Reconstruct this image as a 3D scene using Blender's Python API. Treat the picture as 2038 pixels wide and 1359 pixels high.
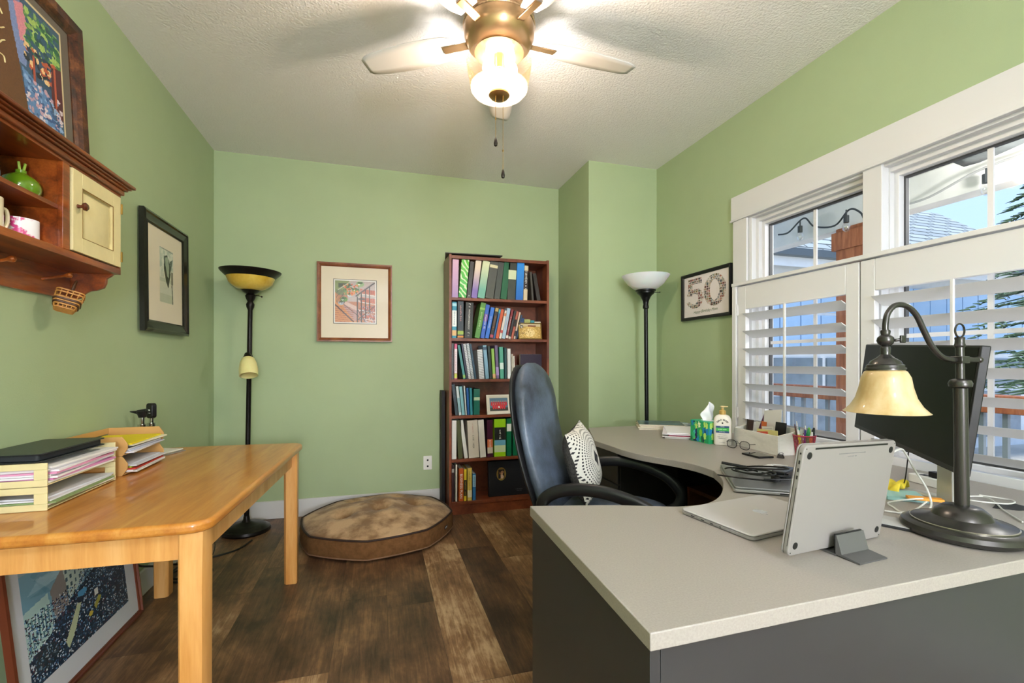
import bpy, math, random
import numpy as np
from mathutils import Vector, Matrix, noise
for o in list(bpy.data.objects): bpy.data.objects.remove(o)
SC = bpy.context.scene
COL = SC.collection
PI = math.pi
R = math.radians

# ------------------------------------------------------------------ camera, world, sun, exposure
cd = bpy.data.cameras.new('camera'); cam = bpy.data.objects.new('camera', cd); COL.objects.link(cam)
F_PX = 915.0
cd.sensor_width = 36.0; cd.lens = 36.0 * F_PX / 2038.0
cd.shift_y = (722 - 679.5) / 2038.0
cd.clip_start = 0.05; cd.clip_end = 200
cam.location = (0, 0, 1.18)
cam.rotation_euler = (R(90), 0, -math.atan2(267, 915))
SC.camera = cam
SC.view_settings.view_transform = 'Standard'
SC.view_settings.look = 'None'
SC.view_settings.gamma = 1.0
SC.view_settings.use_curve_mapping = False
SC.view_settings.exposure = 1.0
W = bpy.data.worlds.new('world'); SC.world = W; W.use_nodes = True
bg = W.node_tree.nodes['Background']
bg.inputs[0].default_value = (0.42, 0.60, 0.95, 1); bg.inputs[1].default_value = 0.85
sd = bpy.data.lights.new('sun', 'SUN'); sd.energy = 5.0; sd.angle = R(8); sd.color = (1, .96, .9)
so = bpy.data.objects.new('sun', sd); COL.objects.link(so)
so.rotation_euler = Vector((-0.38, 0.12, 0.92)).to_track_quat('Z', 'Y').to_euler()
# the bulbs inside the ceiling fan's glass drum
ld = bpy.data.lights.new('fan_bulb_light', 'POINT'); ld.energy = 27; ld.color = (1, .95, .92); ld.shadow_soft_size = 0.07
lo = bpy.data.objects.new('fan_bulb_light', ld); COL.objects.link(lo); lo.location = (.50, 1.91, 2.405)
# unseen lamps added behind the camera as fill (a dome and a floor lamp, built with the room shell)
FILL_DOME = (.5, -1.5, 2.60); FILL_LAMP = (.35, -2.55)
ad = bpy.data.lights.new('fill_dome_light', 'POINT'); ad.energy = 35; ad.color = (.90, .93, 1); ad.shadow_soft_size = .16
ao = bpy.data.objects.new('fill_dome_light', ad); COL.objects.link(ao); ao.location = (FILL_DOME[0], FILL_DOME[1], 2.53)
ad = bpy.data.lights.new('fill_floor_lamp_light', 'POINT'); ad.energy = 185; ad.color = (.90, .93, 1); ad.shadow_soft_size = .2
ao = bpy.data.objects.new('fill_floor_lamp_light', ad); COL.objects.link(ao); ao.location = (FILL_LAMP[0], FILL_LAMP[1], 1.40)
# porch lamp under the porch fan
pd_ = bpy.data.lights.new('porch_fan_light', 'POINT'); pd_.energy = 45; pd_.color = (1, .98, .94); pd_.shadow_soft_size = .08
po_ = bpy.data.objects.new('porch_fan_light', pd_); COL.objects.link(po_); po_.location = (3.42, 1.30, 2.20)

# ------------------------------------------------------------------ colours and materials
def lin(c): return c / 12.92 if c <= .04045 else ((c + .055) / 1.055) ** 2.4
def C(h):
    h = h.lstrip('#'); return tuple(lin(int(h[i:i+2], 16) / 255) for i in (0, 2, 4)) + (1,)
_m = {}
def mat(name, col='#888888', rough=.5, metal=0, bump=0, bscale=60, var=0, vscale=8, stretch=(1, 1, 1), col2=None, spec=.5, coat=0, trans=0, ior=1.45, emit=0, alpha=1, sub=0, sheen=0):
    if name in _m: return _m[name]
    m = bpy.data.materials.new(name); m.use_nodes = True
    nt = m.node_tree; b = nt.nodes['Principled BSDF']
    b.inputs['Base Color'].default_value = C(col); b.inputs['Roughness'].default_value = rough
    b.inputs['Metallic'].default_value = metal; b.inputs['Specular IOR Level'].default_value = spec
    b.inputs['Coat Weight'].default_value = coat; b.inputs['Transmission Weight'].default_value = trans
    b.inputs['IOR'].default_value = ior; b.inputs['Alpha'].default_value = alpha
    b.inputs['Sheen Weight'].default_value = sheen
    if sub: b.inputs['Subsurface Weight'].default_value = sub
    if emit:
        b.inputs['Emission Color'].default_value = C(col); b.inputs['Emission Strength'].default_value = emit
    if bump or var or col2:
        tc = nt.nodes.new('ShaderNodeTexCoord'); mp = nt.nodes.new('ShaderNodeMapping')
        mp.inputs['Scale'].default_value = stretch
        nt.links.new(tc.outputs['Object'], mp.inputs['Vector'])
    if bump:
        n = nt.nodes.new('ShaderNodeTexNoise'); n.inputs['Scale'].default_value = bscale; n.inputs['Detail'].default_value = 4
        bp = nt.nodes.new('ShaderNodeBump'); bp.inputs['Strength'].default_value = bump; bp.inputs['Distance'].default_value = .003
        nt.links.new(mp.outputs[0], n.inputs['Vector']); nt.links.new(n.outputs[0], bp.inputs['Height']); nt.links.new(bp.outputs[0], b.inputs['Normal'])
    if var or col2:
        n2 = nt.nodes.new('ShaderNodeTexNoise'); n2.inputs['Scale'].default_value = vscale; n2.inputs['Detail'].default_value = 6; n2.inputs['Roughness'].default_value = .6
        nt.links.new(mp.outputs[0], n2.inputs['Vector'])
        rp = nt.nodes.new('ShaderNodeValToRGB'); rp.color_ramp.elements[0].position = .35; rp.color_ramp.elements[1].position = .65
        a = C(col); c2 = C(col2) if col2 else tuple(min(1, x * (1 + var)) for x in a[:3]) + (1,)
        a2 = a if col2 else tuple(x * (1 - var) for x in a[:3]) + (1,)
        rp.color_ramp.elements[0].color = a2; rp.color_ramp.elements[1].color = c2
        nt.links.new(n2.outputs[0], rp.inputs[0]); nt.links.new(rp.outputs[0], b.inputs['Base Color'])
    _m[name] = m; return m
def wood(name, cols, rough=.35, scale=6, stretch=(1, .08, 1), coat=.2, bump=.15):
    if name in _m: return _m[name]
    m = mat(name, cols[0], rough, coat=coat)
    nt = m.node_tree; b = nt.nodes['Principled BSDF']
    tc = nt.nodes.new('ShaderNodeTexCoord'); mp = nt.nodes.new('ShaderNodeMapping'); mp.inputs['Scale'].default_value = stretch
    nt.links.new(tc.outputs['Object'], mp.inputs['Vector'])
    n = nt.nodes.new('ShaderNodeTexNoise'); n.inputs['Scale'].default_value = scale; n.inputs['Detail'].default_value = 8; n.inputs['Distortion'].default_value = .6
    n2 = nt.nodes.new('ShaderNodeTexNoise'); n2.inputs['Scale'].default_value = scale * 9; n2.inputs['Detail'].default_value = 3
    nt.links.new(mp.outputs[0], n.inputs['Vector']); nt.links.new(mp.outputs[0], n2.inputs['Vector'])
    ad_ = nt.nodes.new('ShaderNodeMath'); ad_.operation = 'MULTIPLY_ADD'; ad_.inputs[1].default_value = .3
    nt.links.new(n2.outputs[0], ad_.inputs[0]); nt.links.new(n.outputs[0], ad_.inputs[2])
    rp = nt.nodes.new('ShaderNodeValToRGB'); e = rp.color_ramp.elements
    e[0].position = .45; e[1].position = .85; e[0].color = C(cols[0]); e[1].color = C(cols[-1])
    if len(cols) > 2:
        x = e.new(.65); x.color = C(cols[1])
    nt.links.new(ad_.outputs[0], rp.inputs[0]); nt.links.new(rp.outputs[0], b.inputs['Base Color'])
    bp = nt.nodes.new('ShaderNodeBump'); bp.inputs['Strength'].default_value = bump; bp.inputs['Distance'].default_value = .001
    nt.links.new(n2.outputs[0], bp.inputs['Height']); nt.links.new(bp.outputs[0], b.inputs['Normal'])
    return m
def vmat(name, rough=.5, coat=0, spec=.5):
    if name in _m: return _m[name]
    m = mat(name, '#ffffff', rough, coat=coat, spec=spec); nt = m.node_tree
    a = nt.nodes.new('ShaderNodeVertexColor'); a.layer_name = 'Col'
    nt.links.new(a.outputs[0], nt.nodes['Principled BSDF'].inputs['Base Color']); return m
def thin_glass(name, tint='#ffffff', gloss=.12, diff=0, dcol='#ffffff', rough=0.02, speck=False):
    if name in _m: return _m[name]
    m = bpy.data.materials.new(name); m.use_nodes = True; nt = m.node_tree; nt.nodes.clear()
    o = nt.nodes.new('ShaderNodeOutputMaterial'); t = nt.nodes.new('ShaderNodeBsdfTransparent'); t.inputs[0].default_value = C(tint)
    g = nt.nodes.new('ShaderNodeBsdfGlossy'); g.inputs['Roughness'].default_value = rough
    mx = nt.nodes.new('ShaderNodeMixShader'); mx.inputs[0].default_value = gloss
    nt.links.new(t.outputs[0], mx.inputs[1]); nt.links.new(g.outputs[0], mx.inputs[2]); last = mx
    if diff:
        tl = nt.nodes.new('ShaderNodeBsdfTranslucent'); tl.inputs[0].default_value = C(dcol)
        df = nt.nodes.new('ShaderNodeBsdfDiffuse'); df.inputs[0].default_value = C(dcol)
        m3 = nt.nodes.new('ShaderNodeMixShader'); m3.inputs[0].default_value = .5
        nt.links.new(tl.outputs[0], m3.inputs[1]); nt.links.new(df.outputs[0], m3.inputs[2])
        m2 = nt.nodes.new('ShaderNodeMixShader'); m2.inputs[0].default_value = diff
        nt.links.new(last.outputs[0], m2.inputs[1]); nt.links.new(m3.outputs[0], m2.inputs[2]); last = m2
        if speck:
            n = nt.nodes.new('ShaderNodeTexNoise'); n.inputs['Scale'].default_value = 260; tc = nt.nodes.new('ShaderNodeTexCoord')
            rp = nt.nodes.new('ShaderNodeValToRGB'); rp.color_ramp.elements[0].position = .5; rp.color_ramp.elements[1].position = .62
            rp.color_ramp.elements[0].color = (diff*.35,)*3+(1,); rp.color_ramp.elements[1].color = (min(1, diff*2.2),)*3+(1,)
            nt.links.new(tc.outputs['Object'], n.inputs['Vector']); nt.links.new(n.outputs[0], rp.inputs[0]); nt.links.new(rp.outputs[0], m2.inputs[0])
    nt.links.new(last.outputs[0], o.inputs[0]); _m[name] = m; return m

# ------------------------------------------------------------------ object helpers
def tag(o, label=None, cat=None, group=None, kind=None):
    if label: o['label'] = label
    if cat: o['category'] = cat
    if group: o['group'] = group
    if kind: o['kind'] = kind
    return o
def thing(name, label, cat, loc=(0, 0, 0), rz=0, group=None, rot=None):
    o = bpy.data.objects.new(name, None); COL.objects.link(o); o.empty_display_size = .05
    o.location = loc; o.rotation_euler = rot if rot else (0, 0, rz)
    return tag(o, label, cat, group)
def wmat(o):
    m = o.matrix_basis.copy()
    while o.parent:
        m = o.parent.matrix_basis @ o.matrix_parent_inverse @ m if False else o.parent.matrix_basis @ m
        o = o.parent
    return m
def link(o, parent=None):
    COL.objects.link(o)
    if parent: o.parent = parent
    return o
def basis(o, x, y):
    x = Vector(x).normalized(); y = Vector(y); z = x.cross(y).normalized(); y = z.cross(x)
    m = Matrix((x, y, z)).transposed().to_4x4(); m.translation = Vector(o); return m
def TR(loc, rz=0, rx=0, ry=0): return Matrix.Translation(loc) @ Matrix.Rotation(rz, 4, 'Z') @ Matrix.Rotation(rx, 4, 'X') @ Matrix.Rotation(ry, 4, 'Y')
def smoothpath(pts, k=8):
    P = [Vector(p) for p in pts]
    if len(P) < 3: return P
    out = []
    for i in range(len(P) - 1):
        a = P[max(i-1, 0)]; b = P[i]; c = P[i+1]; d = P[min(i+2, len(P)-1)]
        for j in range(k):
            t = j / k
            out.append(.5 * ((2*b) + (c-a)*t + (2*a-5*b+4*c-d)*t*t + (3*b-a-3*c+d)*t**3))
    out.append(P[-1]); return out
class MB:
    def __init__(s): s.v = []; s.f = []; s.mi = []; s.M = Matrix.Identity(4); s.k = 0
    def add(s, vs, fs):
        n = len(s.v); s.v += [s.M @ Vector(v) for v in vs]
        for f in fs: s.f.append([i + n for i in f]); s.mi.append(s.k)
        return s
    def box(s, x0, x1, y0, y1, z0, z1):
        return s.add([(x0,y0,z0),(x1,y0,z0),(x1,y1,z0),(x0,y1,z0),(x0,y0,z1),(x1,y0,z1),(x1,y1,z1),(x0,y1,z1)],
                     [(0,3,2,1),(4,5,6,7),(0,1,5,4),(1,2,6,5),(2,3,7,6),(3,0,4,7)])
    def cyl(s, p0, p1, r0, r1=None, n=20):
        r1 = r0 if r1 is None else r1; p0 = Vector(p0); p1 = Vector(p1); d = (p1-p0).normalized()
        a = d.orthogonal().normalized(); b = d.cross(a)
        vs = []
        for p, r in ((p0, r0), (p1, r1)):
            for i in range(n):
                t = 2*PI*i/n; vs.append(p + a*(r*math.cos(t)) + b*(r*math.sin(t)))
        return s.add(vs, [(i, (i+1) % n, n+(i+1) % n, n+i) for i in range(n)] + [tuple(range(n))[::-1], tuple(range(n, 2*n))])
    def lathe(s, prof, c=(0, 0, 0), n=32, cap=True):
        c = Vector(c); vs = []; fs = []
        for r, z in prof:
            for i in range(n):
                t = 2*PI*i/n; vs.append(c + Vector((r*math.cos(t), r*math.sin(t), z)))
        for k in range(len(prof)-1):
            for i in range(n): fs.append((k*n+i, k*n+(i+1) % n, (k+1)*n+(i+1) % n, (k+1)*n+i))
        if cap:
            if prof[0][0] > 1e-5: fs.append(tuple(range(n))[::-1])
            if prof[-1][0] > 1e-5: fs.append(tuple(range((len(prof)-1)*n, len(prof)*n)))
        return s.add(vs, fs)
    def tube(s, pts, r, n=8, k=6, closed=False, flat=1.0, up=None):
        P = smoothpath(pts, k) if k else [Vector(p) for p in pts]; vs = []; fs = []
        N = len(P); prev = None
        for i, p in enumerate(P):
            d = (P[min(i+1, N-1)] - P[max(i-1, 0)]).normalized()
            if up is not None: a = Vector(up).cross(d).normalized()
            elif prev is None: a = d.orthogonal().normalized()
            else: a = (prev - d*prev.dot(d)).normalized()
            prev = a; b = d.cross(a)
            rr = r[min(len(r)-1, i)] if isinstance(r, list) else r
            for j in range(n):
                t = 2*PI*j/n; vs.append(p + a*(rr*math.cos(t)) + b*(rr*flat*math.sin(t)))
        for i in range(N-1):
            for j in range(n): fs.append((i*n+j, i*n+(j+1) % n, (i+1)*n+(j+1) % n, (i+1)*n+j))
        fs.append(tuple(range(n))[::-1]); fs.append(tuple(range((N-1)*n, N*n)))
        return s.add(vs, fs)
    def prism(s, poly, z0, z1):
        n = len(poly)
        return s.add([(x, y, z0) for x, y in poly] + [(x, y, z1) for x, y in poly],
                     [tuple(range(n))[::-1], tuple(range(n, 2*n))] + [(i, (i+1) % n, n+(i+1) % n, n+i) for i in range(n)])
    def rings(s, rings, cap=True):
        n = len(rings[0]); vs = [v for r in rings for v in r]; fs = []
        for k in range(len(rings)-1):
            for i in range(n): fs.append((k*n+i, k*n+(i+1) % n, (k+1)*n+(i+1) % n, (k+1)*n+i))
        if cap: fs.append(tuple(range(n))[::-1]); fs.append(tuple(range((len(rings)-1)*n, len(rings)*n)))
        return s.add(vs, fs)
    def sphere(s, c, r, n=16, m=10, sc=(1, 1, 1)):
        c = Vector(c); rings = []
        for k in range(1, m):
            t = PI*k/m
            rings.append([c + Vector((r*sc[0]*math.sin(t)*math.cos(2*PI*i/n), r*sc[1]*math.sin(t)*math.sin(2*PI*i/n), -r*sc[2]*math.cos(t))) for i in range(n)])
        return s.rings(rings)
    def grid(s, fn, nu, nv, thick=None):
        vs = [fn(i/nu, j/nv) for j in range(nv+1) for i in range(nu+1)]
        return s.add(vs, [(j*(nu+1)+i, j*(nu+1)+i+1, (j+1)*(nu+1)+i+1, (j+1)*(nu+1)+i) for j in range(nv) for i in range(nu)])
    def build(s, name, mats, parent=None, smooth=35, bevel=0, seg=2, subsurf=0, solid=0):
        me = bpy.data.meshes.new(name); me.from_pydata([tuple(v) for v in s.v], [], s.f)
        if not isinstance(mats, (list, tuple)): mats = [mats]
        for m in mats: me.materials.append(m)
        if len(mats) > 1: me.polygons.foreach_set('material_index', s.mi)
        if smooth:
            me.polygons.foreach_set('use_smooth', [True]*len(me.polygons)); me.set_sharp_from_angle(angle=R(smooth))
        me.update()
        o = bpy.data.objects.new(name, me); link(o, parent)
        if solid: sm = o.modifiers.new('s', 'SOLIDIFY'); sm.thickness = solid; sm.offset = 0
        if bevel:
            b = o.modifiers.new('b', 'BEVEL'); b.width = bevel; b.segments = seg; b.limit_method = 'ANGLE'; b.angle_limit = R(40); b.harden_normals = False
        if subsurf: q = o.modifiers.new('u', 'SUBSURF'); q.levels = subsurf; q.render_levels = subsurf
        return o
def struct(o): o['kind'] = 'structure'; return o
def rrect(w, h, r, n=6, cx=0, cy=0):
    out = []
    for sx, sy, a0 in ((1, 1, 0), (-1, 1, 90), (-1, -1, 180), (1, -1, 270)):
        for i in range(n+1):
            a = R(a0 + 90*i/n); out.append((cx + sx*(w/2-r) + r*math.cos(a), cy + sy*(h/2-r) + r*math.sin(a)))
    return out
_font = {}
def text(body, M, w, h, m, parent, name='lettering', keep=True, shear=0, ext=0.0003, bold=0.0):
    """lettering fitted in a w x h box centred on M's origin, in M's xy plane"""
    cu = bpy.data.curves.new(name, 'FONT'); cu.body = body; cu.size = 1; cu.shear = shear; cu.resolution_u = 3; cu.offset = bold
    ob = bpy.data.objects.new(name, cu); me = bpy.data.meshes.new_from_object(ob)
    bpy.data.objects.remove(ob); bpy.data.curves.remove(cu)
    n = len(me.vertices); co = np.empty(n*3, 'f'); me.vertices.foreach_get('co', co); co = co.reshape(-1, 3)
    lo_ = co.min(0); hi = co.max(0); sx = w/(hi[0]-lo_[0]); sy = h/(hi[1]-lo_[1])
    if keep: sx = sy = min(sx, sy)
    co[:, 0] = (co[:, 0]-(lo_[0]+hi[0])/2)*sx; co[:, 1] = (co[:, 1]-(lo_[1]+hi[1])/2)*sy
    A = np.array(M); co = co @ A[:3, :3].T + A[:3, 3] + A[:3, 2]*ext
    me.vertices.foreach_set('co', co.astype('f').ravel()); me.materials.clear(); me.materials.append(m); me.update(); me.name = name
    return link(bpy.data.objects.new(name, me), parent)
def marks(M, w, h, m, parent, seed=1):
    """a line of print too small to read, as little strokes"""
    r_ = random.Random(seed); b = MB(); b.M = M; x = -w/2
    while x < w/2:
        if r_.random() < .14: x += h*.5; continue
        hh = h*(.55+.45*r_.random()); b.box(x, x+h*.16, -hh/2, hh/2, 0, .0003)
        if r_.random() < .6: yy = (r_.random()-.5)*hh; b.box(x+h*.16, x+h*.42, yy-h*.07, yy+h*.07, 0, .0003)
        x += h*.58
    return b.build('lettering', m, parent, smooth=0)
# ------------------------------------------------------------------ small painter for flat prints
class Img:
    def __init__(s, w, h, bgc): s.w = w; s.h = h; s.a = np.zeros((h, w, 3)); s.a[:] = s.c(bgc); s.yy, s.xx = np.mgrid[0:h, 0:w]; s.xx = (s.xx+.5)/w; s.yy = (s.yy+.5)/h
    def c(s, h): return np.array(C(h)[:3])
    def put(s, mask, c, al=1): s.a[mask] = s.a[mask]*(1-al) + s.c(c)*al
    def rect(s, x0, x1, y0, y1, c, al=1): s.put((s.xx >= x0) & (s.xx <= x1) & (s.yy >= y0) & (s.yy <= y1), c, al)
    def ell(s, cx, cy, rx, ry, c, al=1): s.put(((s.xx-cx)/rx)**2 + ((s.yy-cy)/ry)**2 <= 1, c, al)
    def line(s, x0, y0, x1, y1, t, c, al=1):
        dx, dy = x1-x0, y1-y0; L2 = dx*dx+dy*dy+1e-9
        k = np.clip(((s.xx-x0)*dx + (s.yy-y0)*dy)/L2, 0, 1)
        s.put(np.hypot(s.xx-x0-k*dx, s.yy-y0-k*dy) <= t, c, al)
    def poly(s, pts, c, al=1):
        ins = np.zeros(s.xx.shape, bool); n = len(pts)
        for i in range(n):
            x0, y0 = pts[i]; x1, y1 = pts[(i+1) % n]
            if y0 == y1: continue
            cr = ((y0 > s.yy) != (y1 > s.yy)) & (s.xx < (x1-x0)*(s.yy-y0)/(y1-y0)+x0)
            ins ^= cr
        s.put(ins, c, al)
    def spk(s, rng, n, x0, x1, y0, y1, cols, r=.006):
        for _ in range(n):
            s.ell(x0+(x1-x0)*rng.random(), y0+(y1-y0)*rng.random(), r*(.6+rng.random()), r*(.6+rng.random()), cols[rng.randrange(len(cols))])
    def jit(s, amp, seed=1):
        g = np.random.RandomState(seed); s.a = np.clip(s.a*(1+amp*(g.rand(s.h, s.w, 1)-.5)*2), 0, 1)
def panel(name, img, M, w, h, m, parent, thick=0):
    """flat print w x h centred on M, x right, y up, painted from img (row 0 = top)"""
    nx, ny = img.w, img.h
    gx, gy = np.meshgrid(np.linspace(-w/2, w/2, nx+1), np.linspace(h/2, -h/2, ny+1))
    co = np.stack([gx.ravel(), gy.ravel(), np.zeros(gx.size)], 1); A = np.array(M); co = co @ A[:3, :3].T + A[:3, 3]
    I = np.arange(nx*ny); r_ = I//nx; c_ = I % nx; b = r_*(nx+1)+c_
    F = np.stack([b+nx+1, b+nx+2, b+1, b], 1)
    me = bpy.data.meshes.new(name); me.from_pydata(co.tolist(), [], F.tolist())
    ca = me.color_attributes.new('Col', 'FLOAT_COLOR', 'CORNER')
    cols = np.concatenate([img.a.reshape(-1, 3), np.ones((nx*ny, 1))], 1)
    ca.data.foreach_set('color', np.repeat(cols, 4, 0).astype('f').ravel())
    me.materials.append(m); me.update()
    return link(bpy.data.objects.new(name, me), parent)

# ------------------------------------------------------------------ shared materials
WHITE = mat('white_trim_paint', '#d8d7d8', .35, bump=.03, bscale=30)
GREEN = mat('green_wall_paint', '#a6b78f', .62, bump=.12, bscale=220, var=.02, vscale=3)
CEIL = mat('textured_ceiling', '#efedec', .9, bump=.9, bscale=95)
_m['textured_ceiling'].node_tree.nodes['Bump'].inputs['Distance'].default_value = .006
BLACK = mat('black_plastic', '#141416', .4)
BLACKM = mat('dark_bronze_metal', '#1b1715', .32, metal=.5, var=.2, vscale=12)
GUNM = mat('gunmetal', '#4b4948', .27, metal=.75)
SILV = mat('silver_aluminium', '#8d8886', .42, metal=.0)
CHROME = mat('chrome', '#d8d8d8', .12, metal=1)
BRASS = mat('aged_brass', '#9b7a3a', .3, metal=.9)
PAPER = mat('white_paper', '#eceae6', .7)
PAGES = mat('book_pages', '#d9d0bc', .8, var=.1, vscale=30, stretch=(8, 1, 1))
ART = vmat('printed_art', .35); ARTM = vmat('printed_matt', .6)
INK = mat('dark_ink', '#1c1c20', .5); WINK = mat('white_ink', '#f4f2ee', .5); REDINK = mat('red_ink', '#b3282c', .5)
MAT_B = mat('cream_mount_board', '#e2d6bf', .8); MAT_W = mat('white_mount_board', '#dcdce2', .7)
CORD = mat('black_rubber_cord', '#0c0c0d', .45); WCORD = mat('white_cord', '#d9d8d5', .4)
CLEAR = thin_glass('clear_window_glass', '#fdfefe', .02)
PGLASS = thin_glass('picture_glass', '#ffffff', .018, rough=.03)

# ------------------------------------------------------------------ room shell
XL, XR, YB, YC, XC, ZC = -1.156, 2.16, 3.853, 3.235, 1.56, 2.74
Y0 = -3.4
rng = random.Random(4)
def floor():
    fm = bpy.data.materials.new('rustic_plank_floor'); fm.use_nodes = True; nt = fm.node_tree; b = nt.nodes['Principled BSDF']
    L = nt.links.new; N = nt.nodes.new
    tc = N('ShaderNodeTexCoord'); vc = N('ShaderNodeVertexColor'); vc.layer_name = 'Col'
    sep = N('ShaderNodeSeparateColor'); L(vc.outputs[0], sep.inputs[0])
    off = N('ShaderNodeCombineXYZ'); mu = N('ShaderNodeMath'); mu.operation = 'MULTIPLY'; mu.inputs[1].default_value = 37
    L(sep.outputs[1], mu.inputs[0]); L(mu.outputs[0], off.inputs[0]); L(mu.outputs[0], off.inputs[2])
    va = N('ShaderNodeVectorMath'); va.operation = 'ADD'; L(tc.outputs['Object'], va.inputs[0]); L(off.outputs[0], va.inputs[1])
    def nz(scale, st, det=8, dist=0):
        mp = N('ShaderNodeMapping'); mp.inputs['Scale'].default_value = st; L(va.outputs[0], mp.inputs[0])
        n = N('ShaderNodeTexNoise'); n.inputs['Scale'].default_value = scale; n.inputs['Detail'].default_value = det; n.inputs['Distortion'].default_value = dist
        n.inputs['Roughness'].default_value = .65
        L(mp.outputs[0], n.inputs['Vector']); return n
    n1 = nz(3.2, (1.6, 1, 1), 7, .3); n2 = nz(8, (7, .5, 1), 8, .8); n3 = nz(30, (4, .35, 1), 5)
    def math_(op, a, b_, c=None):
        m = N('ShaderNodeMath'); m.operation = op
        for i, x in enumerate((a, b_, c)):
            if x is None: continue
            if isinstance(x, (int, float)): m.inputs[i].default_value = x
            else: L(x, m.inputs[i])
        return m.outputs[0]
    s = math_('MULTIPLY_ADD', n1.outputs[0], .85, math_('MULTIPLY_ADD', n2.outputs[0], .42, math_('MULTIPLY', n3.outputs[0], .25)))
    s = math_('ADD', s, math_('MULTIPLY_ADD', sep.outputs[0], .30, -.15))
    rp = N('ShaderNodeValToRGB'); e = rp.color_ramp.elements
    e[0].position = .54; e[0].color = C('#36251a'); e[1].position = 1.18; e[1].color = C('#b89a76')
    x = e.new(.72); x.color = C('#62452f'); x = e.new(.86); x.color = C('#8a6746')
    e[-1].position = 1.0
    L(s, rp.inputs[0]); L(rp.outputs[0], b.inputs['Base Color'])
    b.inputs['Roughness'].default_value = .42
    bp = N('ShaderNodeBump'); bp.inputs['Strength'].default_value = .35; bp.inputs['Distance'].default_value = .002
    L(n3.outputs[0], bp.inputs['Height']); L(bp.outputs[0], b.inputs['Normal'])
    known = {0: (2.294, .15), 1: (1.67, .95), 2: (2.89, .45), -3: (2.928, .55), -4: (2.645, .35), -1: (1.2, .25), -2: (3.1, .12)}
    me_v = []; me_f = []; cols = []
    w = .2225
    for k in range(-6, 11):
        x0 = .0435 + w*k; x1 = x0 + w; xa, xb = max(x0, XL-.02), min(x1, XR+.02)
        if xb <= xa: continue
        j0, tone = known.get(k, (rng.random()*1.2, rng.random()))
        y = j0 - 1.22*5; i = 0
        while y < YB+.02:
            ya, yb = max(y, Y0), min(y+1.22, YB+.02)
            if yb > ya:
                n = len(me_v); g = .0009
                me_v += [(xa+g, ya+g, 0), (xb-g, ya+g, 0), (xb-g, yb-g, 0), (xa+g, yb-g, 0)]; me_f.append((n, n+1, n+2, n+3))
                t = tone if (k in known and abs(y-j0) < .01) else rng.random()
                if k == 1: t = .85 if y < 3 else .3
                if k == 0 and y < j0-.1: t = .3
                cols.append((t, rng.random(), 0, 1))
            y += 1.22; i += 1
    n = len(me_v); me_v += [(XL-.02, Y0, -.002), (XR+.02, Y0, -.002), (XR+.02, YB+.02, -.002), (XL-.02, YB+.02, -.002), (XL-.02, Y0, -.06), (XR+.02, Y0, -.06), (XR+.02, YB+.02, -.06), (XL-.02, YB+.02, -.06)]
    me_f += [(n, n+1, n+2, n+3), (n+7, n+6, n+5, n+4), (n, n+4, n+5, n+1), (n+1, n+5, n+6, n+2), (n+2, n+6, n+7, n+3), (n+3, n+7, n+4, n)]; cols += [(.4, .5, 0, 1)]*6
    me = bpy.data.meshes.new('floor'); me.from_pydata(me_v, [], me_f)
    ca = me.color_attributes.new('Col', 'FLOAT_COLOR', 'CORNER'); ca.data.foreach_set('color', np.repeat(np.array(cols, 'f'), 4, 0).ravel())
    me.materials.append(fm); me.materials.append(mat('plank_seam', '#5d5042', .8))
    me.polygons.foreach_set('material_index', [0]*(len(me_f)-6)+[1]*6)
    struct(link(bpy.data.objects.new('floor', me)))
floor()
def S(name, boxes, m, bevel=0):
    b = MB()
    for x in boxes: b.box(*x)
    return struct(b.build(name, m, bevel=bevel, smooth=30 if bevel else 0))
S('ceiling', [(XL-.1, XR+.15, Y0, YB+.1, ZC, ZC+.12)], CEIL)
S('wall_left', [(XL-.1, XL, Y0, YB+.1, -.06, ZC)], GREEN)
S('wall_back', [(XL, XC+.1, YB, YB+.1, -.06, ZC)], GREEN)
S('wall_back_right', [(XC, XR, YC, YB, -.06, ZC)], GREEN)
HY0, HY1, HZ0, HZ1 = .80, 2.29, .72, 2.075      # window opening
S('wall_right', [(XR, XR+.15, Y0, HY0, -.06, ZC), (XR, XR+.15, HY1, YB+.1, -.06, ZC), (XR, XR+.15, HY0, HY1, -.06, HZ0), (XR, XR+.15, HY0, HY1, HZ1, ZC)], GREEN)
S('baseboard_back', [(XL+.016, XC, YB-.015, YB, 0, .135)], WHITE, .003)
S('baseboard_left', [(XL, XL+.015, Y0, YB-.015, 0, .125)], WHITE, .003)
S('baseboard_return', [(XC-.015, XC, YC-.015, YB-.015, 0, .135)], WHITE, .003)
S('baseboard_corner', [(XC, XR-.015, YC-.015, YC, 0, .135)], WHITE, .003)
S('baseboard_right', [(XR-.015, XR, Y0, YC, 0, .135)], WHITE, .003)
S('wall_front', [(XL-.1, XR+.15, Y0-.1, Y0, -.06, ZC)], WHITE)
t = thing('added_fill_dome', 'added frosted dome, unseen fill light behind the room', 'ceiling light', (FILL_DOME[0], FILL_DOME[1], ZC))  # dome added out of view to house the first fill light
b = MB(); b.lathe([(.17, 0), (.17, -.02), (.16, -.025)], n=40); b.build('fixture_base', WHITE, t)
b = MB(); b.lathe([(.001, -.135), (.06, -.128), (.12, -.10), (.155, -.06), (.162, -.025)], n=40, cap=False); b.build('dome', thin_glass('fill_dome_glass', '#ffffff', .05, diff=.25), t)
t = thing('added_fill_lamp', 'added floor lamp with a drum shade, unseen fill light behind the room', 'floor lamp', (FILL_LAMP[0], FILL_LAMP[1], 0))  # added out of view, carries the stronger fill light
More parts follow.
